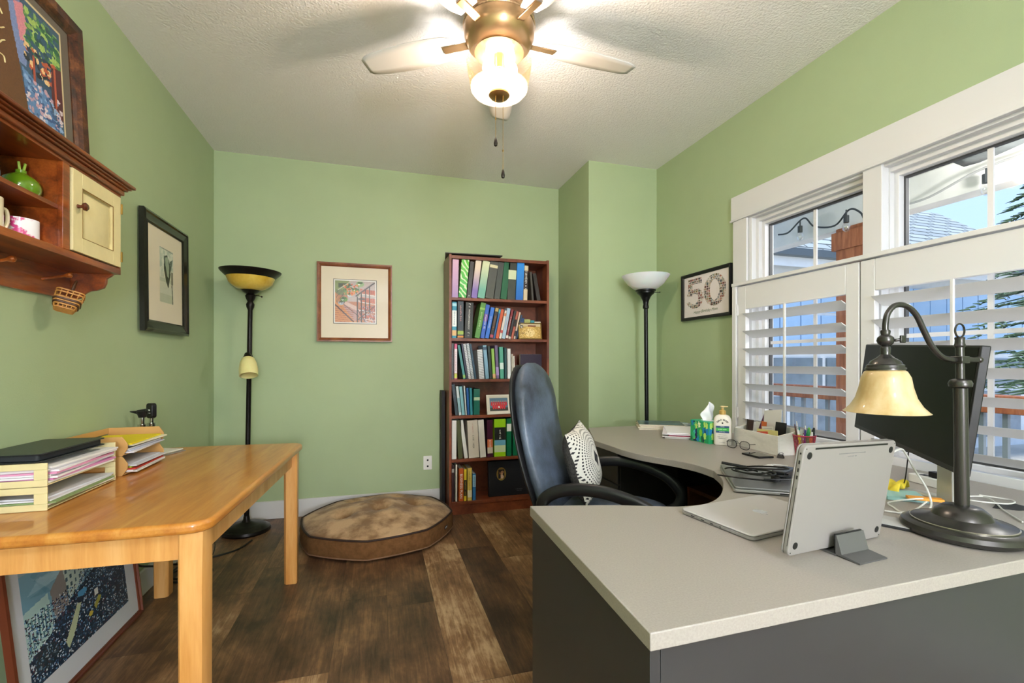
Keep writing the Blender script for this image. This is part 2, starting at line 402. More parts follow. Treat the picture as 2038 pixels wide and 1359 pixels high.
b = MB(); b.lathe([(.14, 0), (.14, .02), (.02, .03), (.012, .05), (.012, 1.15)], n=24); b.build('stand', mat('fill_lamp_metal', '#3a3a3c', .4, metal=.6), t)
b = MB(); b.lathe([(.23, 1.16), (.23, 1.60)], n=40, cap=False); b.build('lamp_shade', thin_glass('fill_lamp_shade', '#ffffff', .02, diff=.3), t)
# window casing
b = MB(); b.box(XR-.02, XR, .70, 2.40, 2.07, 2.218); b.box(XR-.026, XR, .69, 2.405, 2.062, 2.074)
struct(b.build('trim_1', WHITE, bevel=.002))
b = MB(); b.box(XR-.018, XR, 2.275, 2.385, HZ0-.06, 2.062); b.box(XR-.018, XR, .705, .81, HZ0-.06, 2.062)
b.box(XR-.018, XR, .705, 2.385, HZ0-.14, HZ0-.06)
struct(b.build('trim_2', WHITE, bevel=.002))
# window units: frame, glass and muntin
def window(i, y0, y1):
    r = bpy.data.objects.new('window_%d' % i, None); COL.objects.link(r); r.location = (XR+.10, (y0+y1)/2, HZ0); struct(r)
    yc = (y0+y1)/2
    b = MB(); b.M = Matrix.Translation((-XR-.10, -yc, -HZ0))
    for k, (g, xa, xb) in enumerate(((0, XR+.0, XR+.15), (.022, XR+.03, XR+.13), (.042, XR+.055, XR+.12))):
        a0, a1, c0, c1 = y0+g, y1-g, HZ0+g, HZ1-g; t = .024
        b.box(xa, xb, a0, a0+t, c0, c1); b.box(xa, xb, a1-t, a1, c0, c1); b.box(xa+.0004, xb-.0004, a0+t*.9, a1-t*.9, c0+.0002, c0+t); b.box(xa+.0004, xb-.0004, a0+t*.9, a1-t*.9, c1-t, c1-.0002)
    b.build('window_frame', WHITE, r, bevel=.002)
    b = MB(); b.M = Matrix.Translation((-XR-.10, -yc, -HZ0)); t = .008
    a0, a1, c0, c1 = y0+.066, y1-.066, HZ0+.066, HZ1-.066
    for q in ((a0, a0+t, c0, c1), (a1-t, a1, c0, c1), (a0+t, a1-t, c0, c0+t), (a0+t, a1-t, c1-t, c1)): b.box(XR+.085, XR+.105, *q)
    b.build('window_gasket', mat('dark_window_gasket', '#4a4a4c', .6), r)
    b = MB(); b.M = Matrix.Translation((-XR-.10, -yc, -HZ0)); b.box(XR+.097, XR+.101, a0, a1, c0, c1); b.build('glass', CLEAR, r, smooth=0)
    b = MB(); b.M = Matrix.Translation((-XR-.10, -yc, -HZ0)); b.box(XR+.088, XR+.096, yc-.009, yc+.009, c0, c1)
    for q in (.42,): b.box(XR+.0885, XR+.0955, a0, a1, c0+(c1-c0)*q-.009, c0+(c1-c0)*q+.009)
    b.build('muntin', WHITE, r)
window(1, 1.545, 2.275); window(2, .81, 1.54)
b = MB(); b.box(XR-.012, XR+.06, 1.50, 1.585, HZ0, HZ1); struct(b.build('trim_3', WHITE, bevel=.003))
b = MB(); b.box(XR-.05, XR+.05, .70, 2.385, HZ0-.06, HZ0-.03); struct(b.build('trim_4', WHITE, bevel=.003))

# ------------------------------------------------------------------ plantation shutters (half height, cafe style)
SHW = mat('shutter_white', '#dddcdd', .32)
def shutter(y0, y1, label):
    X = 2.115; z0, z1 = .70, 1.64
    r = thing('window_shutter', label, 'shutter', (X, (y0+y1)/2, z0), group=None); yc = (y0+y1)/2
    T = Matrix.Translation((-X, -yc, -z0)); st = .062; t = .014
    b = MB(); b.M = T; b.box(X-t, X+t, y1-st, y1, z0, z1); b.build('stile', SHW, r, bevel=.0025)
    b = MB(); b.M = T; b.box(X-t, X+t, y0, y0+st, z0, z1); b.build('stile', SHW, r, bevel=.0025)
    b = MB(); b.M = T; b.box(X-t, X+t, y0+st+.0005, y1-st-.0005, 1.5, z1); b.build('top_rail', SHW, r, bevel=.0025)
    b = MB(); b.M = T; b.box(X-t, X+t, y0+st+.0005, y1-st-.0005, z0, .782); b.build('bottom_rail', SHW, r, bevel=.0025)
    for k in range(7):
        pz = 1.452 - .1035*k; b = MB(); th = R(27)
        # elliptical blade section, inner (room) edge up
        prof = [(.0445*math.cos(a), .0052*math.sin(a)) for a in [2*PI*i/16 for i in range(16)]]
        pts = []
        for (u, v) in prof:
            xx = X + u*math.cos(th) - v*math.sin(th); zz = pz - u*math.sin(th) + v*math.cos(th)*1.0
            pts.append((xx, zz))
        ya, yb = y0+st+.002, y1-st-.002
        b.M = T; b.rings([[(p[0], ya, p[1]) for p in pts][::-1], [(p[0], yb, p[1]) for p in pts][::-1]])
        b.build('louver', SHW, r, smooth=40)
    b = MB(); b.M = T; xr = X-.0445*math.cos(R(27))-.008; b.box(xr-.005, xr+.005, yc-.006, yc+.006, .80, 1.495); b.build('tilt_rod', SHW, r, bevel=.002)
    return r
s1 = shutter(1.566, 2.300, 'white louvered shutter over the left half of the window, behind the pen cup')
s2 = shutter(.825, 1.559, 'white louvered shutter over the right half of the window, behind the monitor')
for zz in (1.50, .88):
    b = MB(); b.box(-.018, -.0145, .360, .372, zz-.7-.03, zz-.7+.03); b.cyl((-.018, .3655, zz-.7-.035), (-.018, .3655, zz-.7+.035), .0035); b.build('hinge', SHW, s1)
b = MB(); b.box(2.09, XR-.02, 2.304, 2.335, .69, 1.662); b.box(2.09, XR-.02, .79, .82, .69, 1.662); b.box(2.085, XR-.02, .79, 2.335, 1.645, 1.664); b.box(2.09, XR-.02, .79, 2.335, .66, .69)
struct(b.build('trim_5', SHW, bevel=.002))

# ------------------------------------------------------------------ outside: porch, neighbour, string lights
PORCH = mat('white_porch_board', '#e4e2de', .6, var=.06, vscale=5)
CEDAR = wood('cedar_wood', ['#8f4f33', '#a9623f', '#bd7650'], .6, 5, (6, 6, .6), 0)
S('porch_ceiling', [(2.31, 4.12, -2.5, 7, 2.62, 2.66)], PORCH)
S('porch_beam', [(3.98, 4.14, -2.5, 7, 2.375, 2.62)], PORCH, .004)
S('porch_deck', [(2.31, 4.3, -2.5, 7, -.12, -.06)], wood('deck_boards', ['#6b6660', '#8b867e'], .7, 6, (1, 5, 1), 0))
S('ground', [(4.3, 40, -25, 40, -.5, -.4)], mat('pale_bounce_ground', '#b9b6ae', .9, var=.1, vscale=2))  # ground coloured pale to bounce sunlight up under the porch
t = thing('porch_post', 'square cedar porch post seen through the left window', 'post', (4.06, 3.03, -.06))
b = MB(); b.box(-.11, .11, -.12, .12, 0, 2.435); b.build('post_wrap', CEDAR, t, bevel=.004)
b = MB(); b.box(-.135, .135, -.145, .145, 2.24, 2.40); b.build('post_collar', CEDAR, t, bevel=.004)
t = thing('porch_post', 'second cedar porch post far to the right beyond the monitor', 'post', (4.06, -.9, -.06))
b = MB(); b.box(-.11, .11, -.12, .12, 0, 2.435); b.build('post_wrap', CEDAR, t, bevel=.004)
t = thing('porch_railing', 'cedar topped porch railing with grey balusters outside the window', 'railing', (4.06, 2.9, -.06))
b = MB(); b.box(-.07, .07, -3.6, -.01, .90, 1.02); b.box(-.07, .07, .25, 3.9, .90, 1.02); b.build('hand_rail', CEDAR, t, bevel=.004)
b = MB(); b.box(-.03, .03, -3.6, 3.9, .08, .14)
for k in range(58):
    y = -3.55+.128*k
    b.box(-.014, .014, y-.014, y+.014, .14, .92)
b.build('balusters', mat('grey_blue_rail', '#8d979f', .5), t)
NB = mat('neighbour_siding', '#dfe2e4', .7, var=.04); SHN = bpy.data.materials.new('grey_shingles'); SHN.use_nodes = True
nt = SHN.node_tree; bs = nt.nodes['Principled BSDF']; bs.inputs['Roughness'].default_value = .9
tc = nt.nodes.new('ShaderNodeTexCoord'); br = nt.nodes.new('ShaderNodeTexBrick'); mp = nt.nodes.new('ShaderNodeMapping')
br.inputs['Scale'].default_value = 1; br.inputs['Brick Width'].default_value = .55; br.inputs['Row Height'].default_value = .16; br.inputs['Mortar Size'].default_value = .018
br.inputs['Color1'].default_value = C('#8f9aa2'); br.inputs['Color2'].default_value = C('#7d888f'); br.inputs['Mortar'].default_value = C('#3a4247')
nt.links.new(tc.outputs['Object'], mp.inputs[0]); nt.links.new(mp.outputs[0], br.inputs[0]); nt.links.new(br.outputs[0], bs.inputs['Base Color'])
t = thing('neighbour_house', 'white neighbouring house with grey shingle roof and a row of sky blue panes', 'house', (4.3, 5.8, -.4))
b = MB(); b.box(0, 8.9, 0, 4.6, 0, 3.25); b.add([(8.9, 0, 3.25), (8.9, 4.6, 3.25), (8.9, 2.3, 5.1)], [(0, 1, 2)]); b.build('wall', NB, t)
b = MB(); ea, ri, za, zr = -.3, 2.2, 3.285, 5.29
b.add([(-.1, ea, za), (9.05, ea, za), (9.05, ri, zr), (-.1, ri, zr), (9.05, 4.9, za), (-.1, 4.9, za), (-.1, ea, za-.08), (9.05, ea, za-.08), (9.05, 4.9, za-.08), (-.1, 4.9, za-.08)],
      [(0, 1, 2, 3), (3, 2, 4, 5), (6, 9, 8, 7), (0, 6, 7, 1), (4, 8, 9, 5), (0, 3, 5, 9, 6), (1, 7, 8, 4, 2)]); b.build('roof', SHN, t, smooth=0)
b = MB(); b.box(-.1, 9.05, ea-.11, ea, za-.10, za+.02); b.build('gutter', mat('dark_gutter', '#5d666c', .5), t, bevel=.01)
b = MB(); b.box(-.1, 9.05, ea+.0, ea+.02, za-.24, za-.09); b.build('fascia', NB, t)
WINR = mat('painted_sky_pane', '#a6c6e6', .25, spec=.5)  # pale blue base colour stands in for sky reflected in the glass
def panes(z0, z1, w, g):
    b = MB(); x = .1
    while x+w < 8.85: b.box(x+g, x+w-g, -.03, -.001, z0, z1); x += w
    return b
panes(1.75, 2.35, .42, .012).build('upper_pane', WINR, t); panes(2.40, 2.88, .42, .012).build('top_pane', WINR, t)
panes(1.14, 1.66, 1.30, .05).build('lower_pane', mat('grey_window_pane', '#75828c', .2, var=.2, vscale=2), t)
panes(.2, 1.05, 1.9, .08).build('skirting_panel', mat('slate_panel', '#7f8c97', .5, var=.2, vscale=3), t)
# conifer
t = thing('conifer_tree', 'dark evergreen tree at the right edge of the upper window', 'tree', (9.35, 4.1, -.4))
b = MB(); b.cyl((0, 0, 0), (0, 0, 5.0), .09, .02, 8); b.build('trunk', mat('bark', '#4a3d30', .9), t)
b = MB(); rr = random.Random(3)
for k in range(110):
    z = 1.2 + 3.9*k/110; L_ = (5.4-z)*.36*(.7+.5*rr.random()); a = k*2.4; dv = Vector((math.cos(a), math.sin(a), 0)); pv = Vector((-math.sin(a), math.cos(a), 0))
    n_ = 16
    for j in range(n_):
        f = (j+1)/n_; p = dv*(L_*f) + Vector((0, 0, z + .25*L_*f - .45*L_*f*f))
        for sgn in (-1, 1):
            ln = .16*(1-.55*f)+.05*rr.random()
            q = p + pv*(sgn*ln) + dv*(.09*rr.random()+.03) + Vector((0, 0, -.05+.05*rr.random()))
            w_ = .013
            b.add([p+Vector((0, 0, w_)), q, p-Vector((0, 0, w_))-dv*.03], [(0, 1, 2)])
    b.add([Vector((0, 0, z)), Vector((0, 0, z+.03)), dv*L_+Vector((0, 0, z-.2*L_))], [(0, 1, 2)])
b.build('foliage', mat('evergreen_needles', '#38513c', .8, var=.3), t, smooth=0, solid=.012)
# outdoor string lights
SOCK = mat('black_socket', '#33383e', .5); BULBG = thin_glass('clear_bulb_glass', '#ffffff', .25)
def string_light(pts, bulbs, label, cm):
    r = thing('string_light', label, 'string lights', pts[0]); o0 = Vector(pts[0])
    b = MB(); b.tube([Vector(p)-o0 for p in pts], .008, 6); b.build('cord', cm, r)
    for q in bulbs:
        q = Vector(q)-o0
        b = MB(); b.cyl(q, q-Vector((0, 0, .05)), .006, n=8); b.cyl(q-Vector((0, 0, .05)), q-Vector((0, 0, .11)), .021, .021, 10); so_ = b.build('socket', SOCK, r)
        b = MB(); b.sphere(q-Vector((0, 0, .15)), .032, 12, 8, (1, 1, 1.35)); b.build('bulb', BULBG, so_)
string_light([(3.9, 3.72, 2.48), (3.9, 3.60, 2.47), (3.9, 3.43, 2.56), (3.9, 3.32, 2.45), (3.9, 3.12, 2.40), (3.9, 2.99, 2.50), (3.88, 2.88, 2.44), (3.86, 2.80, 2.33), (3.86, 2.62, 2.33)],
             [(3.9, 3.47, 2.545), (3.88, 3.00, 2.50)], 'black cord of string lights on the porch beam by the cedar post', SOCK)
string_light([(3.9, 2.62, 2.40), (3.9, 2.4, 2.40), (3.9, 2.15, 2.47), (3.9, 2.0, 2.49), (3.9, 1.8, 2.50), (3.9, 1.5, 2.56)], [(3.9, 2.06, 2.49)], 'pale cord of string lights below the porch ceiling in the right window', mat('grey_cord', '#a9a9a9', .5))
# porch fan
t = thing('porch_fan', 'dark grey porch ceiling fan behind the top of the right window', 'fan', (3.42, 1.46, 2.62))
b = MB(); b.cyl((0, 0, 0), (0, 0, -.08), .02); b.lathe([(.02, -.06), (.10, -.08), (.11, -.15), (.08, -.20), (.02, -.21)]); b.build('motor', mat('fan_grey', '#4d5254', .5), t)
b = MB(); b.sphere((0, -.16, -.32), .05, 16, 10); b.build('light_globe', mat('lit_porch_globe', '#fff4e0', .5, emit=5), t)
for k in range(4):
    b = MB(); a = R(74+90*k); b.M = Matrix.Rotation(a, 4, 'Z')
    b.grid(lambda u, v: (.10+.50*u, (v-.5)*(.10+.10*u*(1-u)+.04*u)*(1 if u < .9 else .55), -.16+.03*(v-.5)), 8, 2); b.build('blade', mat('weathered_grey_blade', '#6d7272', .7, var=.2, vscale=9), t, solid=.008)

# ------------------------------------------------------------------ wooden table on the left
PINE = wood('honey_pine', ['#ad6827', '#c27f35', '#d09448'], .28, 3.5, (5, .5, 5), .35, .05)
PINEL = wood('honey_pine_leg', ['#c98a45', '#d89d58', '#e2ad6c'], .35, 3, (5, 5, .5), .2, .05)
TZ = .74; TA = -R(2.5)
def rot2(x, y, a): return (x*math.cos(a)-y*math.sin(a), x*math.sin(a)+y*math.cos(a))
tc_ = (-.7725, 2.125)
t = thing('wooden_table', 'honey coloured pine table with rounded corners standing along the left wall', 'table', (tc_[0], tc_[1], 0), TA)
hw, hl = .353, .652
def bowed(hw, hl, r, bow, n=10):
    out = []
    for (x, y) in rrect(2*hw, 2*hl, r, 8):
        out.append((x, y + (bow*(1-(x/hw)**2) if y > 0 else -bow*(1-(x/hw)**2))))
    # refine end edges
    res = []
    for i in range(len(out)):
        a, c = out[i], out[(i+1) % len(out)]; res.append(a)
        if abs(a[0]-c[0]) > .2:
            s = 1 if a[1] > 0 else -1
            for k in range(1, 12):
                x = a[0]+(c[0]-a[0])*k/12; res.append((x, s*(hl+bow*(1-(x/hw)**2))))
    return res
b = MB(); b.prism(bowed(hw, hl, .055, .012), TZ-.032, TZ); b.build('tabletop', PINE, t, bevel=.011, seg=4)
b = MB(); az0, az1 = TZ-.115, TZ-.033; i_ = .045; th = .022
for q in ((-hw+i_, hw-i_, -hl+i_, -hl+i_+th), (-hw+i_, hw-i_, hl-i_-th, hl-i_), (-hw+i_, -hw+i_+th, -hl+i_, hl-i_), (hw-i_-th, hw-i_, -hl+i_, hl-i_)):
    b.box(*q, az0, az1)
b.build('apron', PINEL, t)
for sx in (-1, 1):
    for sy in (-1, 1):
        b = MB(); s_ = .066; cx, cy = sx*(hw-.02-s_/2), sy*(hl-.018-s_/2)
        o_ = s_/2; c1 = .024
        poly = [(o_, o_-c1), (o_-c1, o_), (-o_, o_), (-o_, -o_), (o_, -o_)]
        def pl(k, ch): 
            pts = [(o_, o_-ch), (o_-ch*.3, o_-ch*.3), (o_-ch, o_), (-o_+.006, o_), (-o_, o_-.006), (-o_, -o_+ch*.5), (-o_+ch*.5, -o_), (o_-.006, -o_), (o_, -o_+.006)]
            return [(cx+sx*x*k, cy+sy*y*k) for x, y in pts]
        R_ = [[(x, y, z) for x, y in pl(k, ch)] for z, k, ch in ((0, .93, .024), (.003, .96, .024), (.55, 1, .024), (.615, 1, .022), (TZ-.033, 1, .012))]
        if sx*sy < 0: R_ = [r_[::-1] for r_ in R_]
        b.rings(R_); b.build('leg', PINEL, t, smooth=25)

# ------------------------------------------------------------------ letter trays and papers on the table
CREAM = mat('cream_plastic', '#dccf9f', .4); TANP = mat('tan_plastic', '#c89a5e', .4)
rp_ = random.Random(8)
def sheets(name, label, cx, cy, z, w, l, cols, rz=0, dz=.0035, jit=.012, cat='papers', group=None, world=None, curl=0):
    """a loose pile: a few sheaves as parts of one pile"""
    t = thing(name, label, cat, (cx, cy, z), rz, group)
    for k, c in enumerate(cols):
        b = MB(); b.M = TR((rp_.uniform(-jit, jit), rp_.uniform(-jit, jit), .0004+dz*k), R(rp_.uniform(-4, 4)))
        h = dz*.86
        n = 6
        def f(u, v, zz=0): return ((u-.5)*w, (v-.5)*l, zz + curl*max(0, abs(u-.5)*2-.6)**2)
        vs = [f(i/n, 0) for i in range(n+1)] + [f(i/n, 1) for i in range(n+1)]
        vt = [(x, y, zz+h) for x, y, zz in vs]; m_ = n+1; N_ = 2*m_
        fs = []
        for i in range(n):
            fs += [(i, i+1+m_-0, i+1, i)[:0]] if False else []
            fs.append((i, m_+i, m_+i+1, i+1)); fs.append((N_+i, N_+i+1, N_+m_+i+1, N_+m_+i))
            fs.append((i, i+1, N_+i+1, N_+i)); fs.append((m_+i, N_+m_+i, N_+m_+i+1, m_+i+1))
        fs.append((0, N_, N_+m_, m_)); fs.append((n, m_+n, N_+m_+n, N_+n))
        b.add(vs+vt, fs); b.build('sheaf', mat('sheet_'+c, c, .65), t, smooth=0)
    return t
def slot_panel(b, x0, x1, y0, y1, z0, z1, horiz=True):
    """plate in xz plane (thin along y) with a long slot"""
    m = .28*(z1-z0); sx0, sx1 = x0+.14*(x1-x0), x1-.16*(x1-x0)
    b.box(x0, x1, y0, y1, z0, z0+m); b.box(x0, x1, y0, y1, z1-m, z1); b.box(x0, sx0, y0, y1, z0+m, z1-m); b.box(sx1, x1, y0, y1, z0+m, z1-m)
tx0, tx1, ty0, ty1 = -1.145, -.945, 1.70, 2.075
for k in range(2):
    z = TZ+.0005+.0715*k
    t = thing('letter_tray', ['cream plastic letter tray at the front of the table, bottom of the pair', 'cream plastic letter tray under the black folio, stacked on its twin'][k], 'letter tray', ((tx0+tx1)/2, (ty0+ty1)/2, z), group='cream letter trays')
    T = Matrix.Translation((-(tx0+tx1)/2, -(ty0+ty1)/2, 0))
    b = MB(); b.M = T; b.box(tx0, tx1, ty0+.006, ty1-.006, .003, .006); b.box(tx0, tx0+.004, ty0+.006, ty1-.006, .006, .05); b.build('tray_floor', CREAM, t)
    b = MB(); b.M = T; slot_panel(b, tx0, tx1, ty0, ty0+.006, 0, .070); b.build('end_panel', CREAM, t, bevel=.0015)
    b = MB(); b.M = T; slot_panel(b, tx0, tx1, ty1-.006, ty1, 0, .070); b.build('end_panel', CREAM, t, bevel=.0015)
sheets('paper_stack', 'papers and envelopes filed in the lower cream tray', -1.04, 1.89, TZ+.0075, .185, .335, ['#e2cf8a', '#e9e6df', '#8aa06a', '#e4dfe6', '#dcdde6'], 0, .005)
sheets('paper_stack', 'thick messy stack of white and pink edged papers in the upper cream tray', -1.035, 1.89, TZ+.079, .19, .335, ['#ece9e6', '#d88fc0', '#f0eef0', '#e8e4ea', '#e59cc4', '#f1eef2', '#e3e0e6', '#f2f0f0'], 0, .0062, .006)
t = thing('leather_folio', 'black leather folio lying on the cream trays', 'folio', (-1.045, 1.86, TZ+.1440), R(-2))
b = MB(); b.prism(rrect(.185, .33, .02), 0, .004); b.prism(rrect(.185, .33, .02), .022, .026); b.box(-.0925, -.085, -.14, .14, .002, .024); b.build('cover', mat('black_leather', '#1c2226', .35, bump=.2, bscale=150), t, bevel=.002)
b = MB(); b.prism(rrect(.165, .305, .01), .005, .021); b.build('pages', mat('folio_lining', '#20242a', .6), t)
# tan trays, open towards the room, hexagonal end plates
def hexprof(x0, x1, z0, z1):
    c = .02; zm = (z0+z1)/2
    return [(x0, z0), (x1-.018, z0), (x1, z0+.028), (x1, z1-.028), (x1-.018, z1), (x0, z1)]
hx0, hx1, hy0, hy1 = -1.145, -.935, 2.135, 2.455
for k in range(2):
    z = TZ+.0005+.0765*k; cx, cy = (hx0+hx1)/2, (hy0+hy1)/2
    t = thing('letter_tray', ['tan plastic letter tray behind the cream pair, lower one', 'tan plastic letter tray with the yellow folder, upper one'][k], 'letter tray', (cx, cy, z), group='tan letter trays')
    T = Matrix.Translation((-cx, -cy, 0))
    for ya in (hy0, hy1-.006):
        b = MB(); b.M = T @ Matrix.Rotation(R(90), 4, 'X')
        p = hexprof(hx0, hx1, 0, .0755); b.prism(p, -ya-.006, -ya); b.build('end_plate', TANP, t, bevel=.001)
    b = MB(); b.M = T; b.box(hx0, hx1-.012, hy0+.006, hy1-.006, .004, .007); b.box(hx0, hx0+.004, hy0+.006, hy1-.006, .05, .075); b.build('tray_floor', TANP, t)
sheets('paper_stack', 'coloured leaflets and white papers in the lower tan tray', -1.03, 2.295, TZ+.009, .20, .27, ['#eceae6', '#e6e3e8', '#c23c30', '#b7d63a', '#d7d9e2', '#cfd2dc'], 0, .0055)
sheets('paper_stack', 'papers topped by a bright yellow folder in the upper tan tray', -1.03, 2.295, TZ+.0855, .20, .27, ['#e9e7ef', '#cdd3ea', '#ecebf0', '#2c3540', '#e9e3cc', '#e8d21e'], 0, .0065)
sheets('paper_stack', 'small flat pile of leaflets and receipts beyond the tan trays', -1.02, 2.62, TZ+.0005, .13, .17, ['#8f8a80', '#b7ae97', '#e8e6df'], R(-20), .004)
# diagnostic instruments standing on a small charger
t = thing('otoscope', 'black headed otoscope with a pointed speculum, standing against the wall', 'medical instrument', (-1.085, 2.615, TZ))
b = MB(); b.cyl((0, 0, 0), (0, 0, .13), .014, .0145); b.build('handle', CHROME, t)
b = MB(); b.cyl((0, 0, .131), (0, 0, .145), .019); b.cyl((0, 0, .145), (0, 0, .178), .0105); b.build('neck', CHROME, t)
b = MB(); b.cyl((0, 0, .178), (0, 0, .208), .015, .024); b.cyl((.018, 0, .205), (-.02, -.0, .203), .016, .011); b.cyl((-.02, 0, .203), (-.05, 0, .207), .009, .002); b.build('head', BLACK, t)
t = thing('ophthalmoscope', 'black oval headed ophthalmoscope right of the otoscope', 'medical instrument', (-1.07, 2.670, TZ))
b = MB(); b.cyl((0, 0, 0), (0, 0, .13), .014, .0145); b.build('handle', mat('black_grip', '#202024', .5), t)
b = MB(); b.cyl((0, 0, .131), (0, 0, .145), .019); b.cyl((0, 0, .145), (0, 0, .170), .0105); b.build('neck', CHROME, t)
b = MB(); b.M = TR((0, 0, .205), R(-35)) ; b.M = b.M @ Matrix.Rotation(R(90), 4, 'X'); b.prism(rrect(.042, .074, .014), -.012, .012); b.build('head', BLACK, t, bevel=.003)
b = MB(); b.M = TR((0, 0, .205), R(-35)); b.box(-.008, .008, -.0135, -.012, .0, .006); b.box(-.010, .010, -.0135, -.012, -.012, -.010); b.build('dial_mark', WINK, t)

# ------------------------------------------------------------------ framed pictures
def frame_thing(name, label, M, w, h, fw, fd, fmat, mount=None, cat='picture', glass=True, inner=None, steps=None):
    """frame in M's xy plane; +z towards the room; returns (thing, M) with parts in thing space"""
    t = bpy.data.objects.new(name, None); COL.objects.link(t); t.empty_display_size = .05
    t.matrix_world = M; t.matrix_basis = M; tag(t, label, cat)
    b = MB()
    prof = steps or [(0, 0), (0, fd), (fw*.35, fd), (fw*.75, fd*.8), (fw, fd*.55), (fw, 0)]
    corners = [(-1, -1), (1, -1), (1, 1), (-1, 1)]; rings = []
    for (sx, sy) in corners + corners[:1]:
        rings.append([(sx*(w/2-p[0]), sy*(h/2-p[0]), p[1]) for p in prof])
    vs = [v for r_ in rings[:4] for v in r_]; n = len(prof); fs = []
    for k in range(4):
        for i in range(n):
            fs.append((k*n+i, ((k+1) % 4)*n+i, ((k+1) % 4)*n+(i+1) % n, k*n+(i+1) % n))
    b.add(vs, fs); b.build('frame', fmat, t, smooth=0)
    if mount:
        b = MB(); b.box(-w/2+fw*.8, w/2-fw*.8, -h/2+fw*.8, h/2-fw*.8, fd*.12, fd*.30); b.build('mount_board', mount, t, smooth=0)
    if glass:
        b = MB(); b.box(-w/2+fw*.9, w/2-fw*.9, -h/2+fw*.9, h/2-fw*.9, fd*.45, fd*.5); b.build('glass', PGLASS, t, smooth=0)
    return t
I4 = Matrix.Identity(4)
# A: staircase print on the back wall
im = Img(110, 112, '#b9795b'); rg = random.Random(1)
im.rect(0, 1, 0, .35, '#7d8a4e'); im.poly([(.35, 0), (1, 0), (1, .5), (.3, .5)], '#b9a9a4'); im.rect(.08, .36, .06, .17, '#2f3d1c')
im.poly([(0, .28), (.3, .5), (.55, 1), (0, 1)], '#cf8a50'); im.poly([(.3, .48), (.62, .72), (.5, 1), (.2, .62)], '#b98f86')
for k in range(9): im.line(0, .62+.05*k, .45, .66+.05*k, .006, '#a4553a')
im.poly([(.2, .48), (.55, .62), (.6, .75), (.2, .56)], '#d7b7ac'); im.line(0, .58, .45, .98, .016, '#4b2d2c'); im.line(.2, .56, .6, .86, .008, '#5b4140')
for k in range(4):
    y = .18+.2*k; im.poly([(.62, y), (1, y+.04), (1, y+.15), (.62, y+.11)], '#c4603f'); im.line(.6, y+.12, 1, y+.17, .01, '#e2cfc6')
    for j in range(7): im.line(.66+.05*j, y+.03, .66+.05*j, y+.12, .005, '#6b2f28')
im.spk(rg, 160, .6, 1, .6, 1, ['#8e6f78', '#caa6a2', '#7c4b45', '#b9bcc0'], .012)
for cx, cy, r_, c in ((.22, .45, .09, '#5f8f2c'), (.5, .22, .08, '#64942e'), (.62, .07, .10, '#93b27c'), (.37, .34, .07, '#b7c6cc'), (.15, .54, .07, '#aeb6c2')):
    im.ell(cx, cy, r_, r_*.7, c); im.ell(cx, cy-.03, r_*.7, r_*.25, '#35561a'); im.ell(cx-.03, cy+.01, r_*.3, r_*.2, '#e4ecd8')
im.spk(rg, 70, .2, .6, .08, .35, ['#c95a2c', '#2f4a1f', '#e08b4a', '#57803a'], .018)
for k in range(7): im.line(.02+.03*k, .22, .05+.03*k, .55, .006, '#2b211f')
im.line(.08, .22, .38, .02, .012, '#b9b59a'); im.line(.52, .36, .98, .03, .016, '#3b2f2f'); im.line(.5, .33, .97, .01, .006, '#a59ba0')
for x, y0_, y1_ in ((.55, .38, 1), (.65, .28, 1), (.76, .2, .9), (.86, .12, .75)): im.line(x, y0_, x, y1_, .011, '#2c2322')
im.ell(.65, .43, .1, .018, '#3a2f30'); im.line(.55, .95, .98, .6, .009, '#3d2f2e'); im.line(.56, .7, .75, .97, .009, '#3d2f2e'); im.jit(.14)
WALN = wood('walnut_frame', ['#5f2f14', '#7d431f', '#8d5428'], .35, 8, (1, 1, 1), .2)
t = frame_thing('framed_picture', 'brown framed painting of brick steps and potted plants on the back wall', basis((-.171, YB-.012, 1.655), (1, 0, 0), (0, .012, 1)), .562, .617, .030, .022, WALN, MAT_B)
b = MB(); b.box(-.163, .163, -.168, .168+.015, .0068, .0072); b.build('mount_line', INK, t, smooth=0)
b = MB(); b.box(-.159, .159, -.164, .179, .0072, .0076); b.build('print_margin', PAPER, t, smooth=0)
panel('print', im, Matrix.Translation((0, .0075, .0080)), .300, .326, ART, t)
# B: black framed shell print on the left wall
im = Img(60, 100, '#d9d4bd')
im.rect(0, 1, 0, 1, '#cfd0bd'); im.spk(random.Random(2), 200, 0, 1, 0, .5, ['#c1c8b8', '#d9dac9', '#b3bfae'], .05); im.rect(0, 1, .55, .62, '#b9c0ad'); im.rect(.0, .9, .84, 1, '#b1b69a', .6)
im.line(0, 0, 1, .02, .012, '#8d9488')
im.poly([(.32, .14), (.55, .10), (.75, .25), (.8, .45), (.62, .72), (.45, .6), (.3, .38)], '#3d4a42'); im.poly([(.4, .16), (.6, .13), (.7, .3), (.66, .52), (.55, .5), (.42, .3)], '#9fae98')
im.poly([(.75, .2), (.98, .14), (.85, .34), (.78, .4)], '#5d6a60'); im.line(.9, .66, .95, .98, .03, '#5b5c4c')
for k in range(12): im.line(.86, .4+.02*k, .98, .4+.02*k, .006, '#77796c')
im.jit(.08)
EBON = mat('black_lacquer_frame', '#161413', .25, coat=.4)
t = frame_thing('framed_picture', 'wide black framed pale print of a grey shell on the left wall', basis((XL+.010, 3.009, 1.655), (0, 1, 0), (-.008, 0, 1)), .560, .625, .062, .028, EBON, MAT_B,
    steps=[(0, 0), (0, .022), (.012, .028), (.020, .022), (.048, .014), (.054, .018), (.062, .012), (.062, 0)])
panel('print', im, Matrix.Translation((.01, .01, .0086)), .17, .30, ART, t)
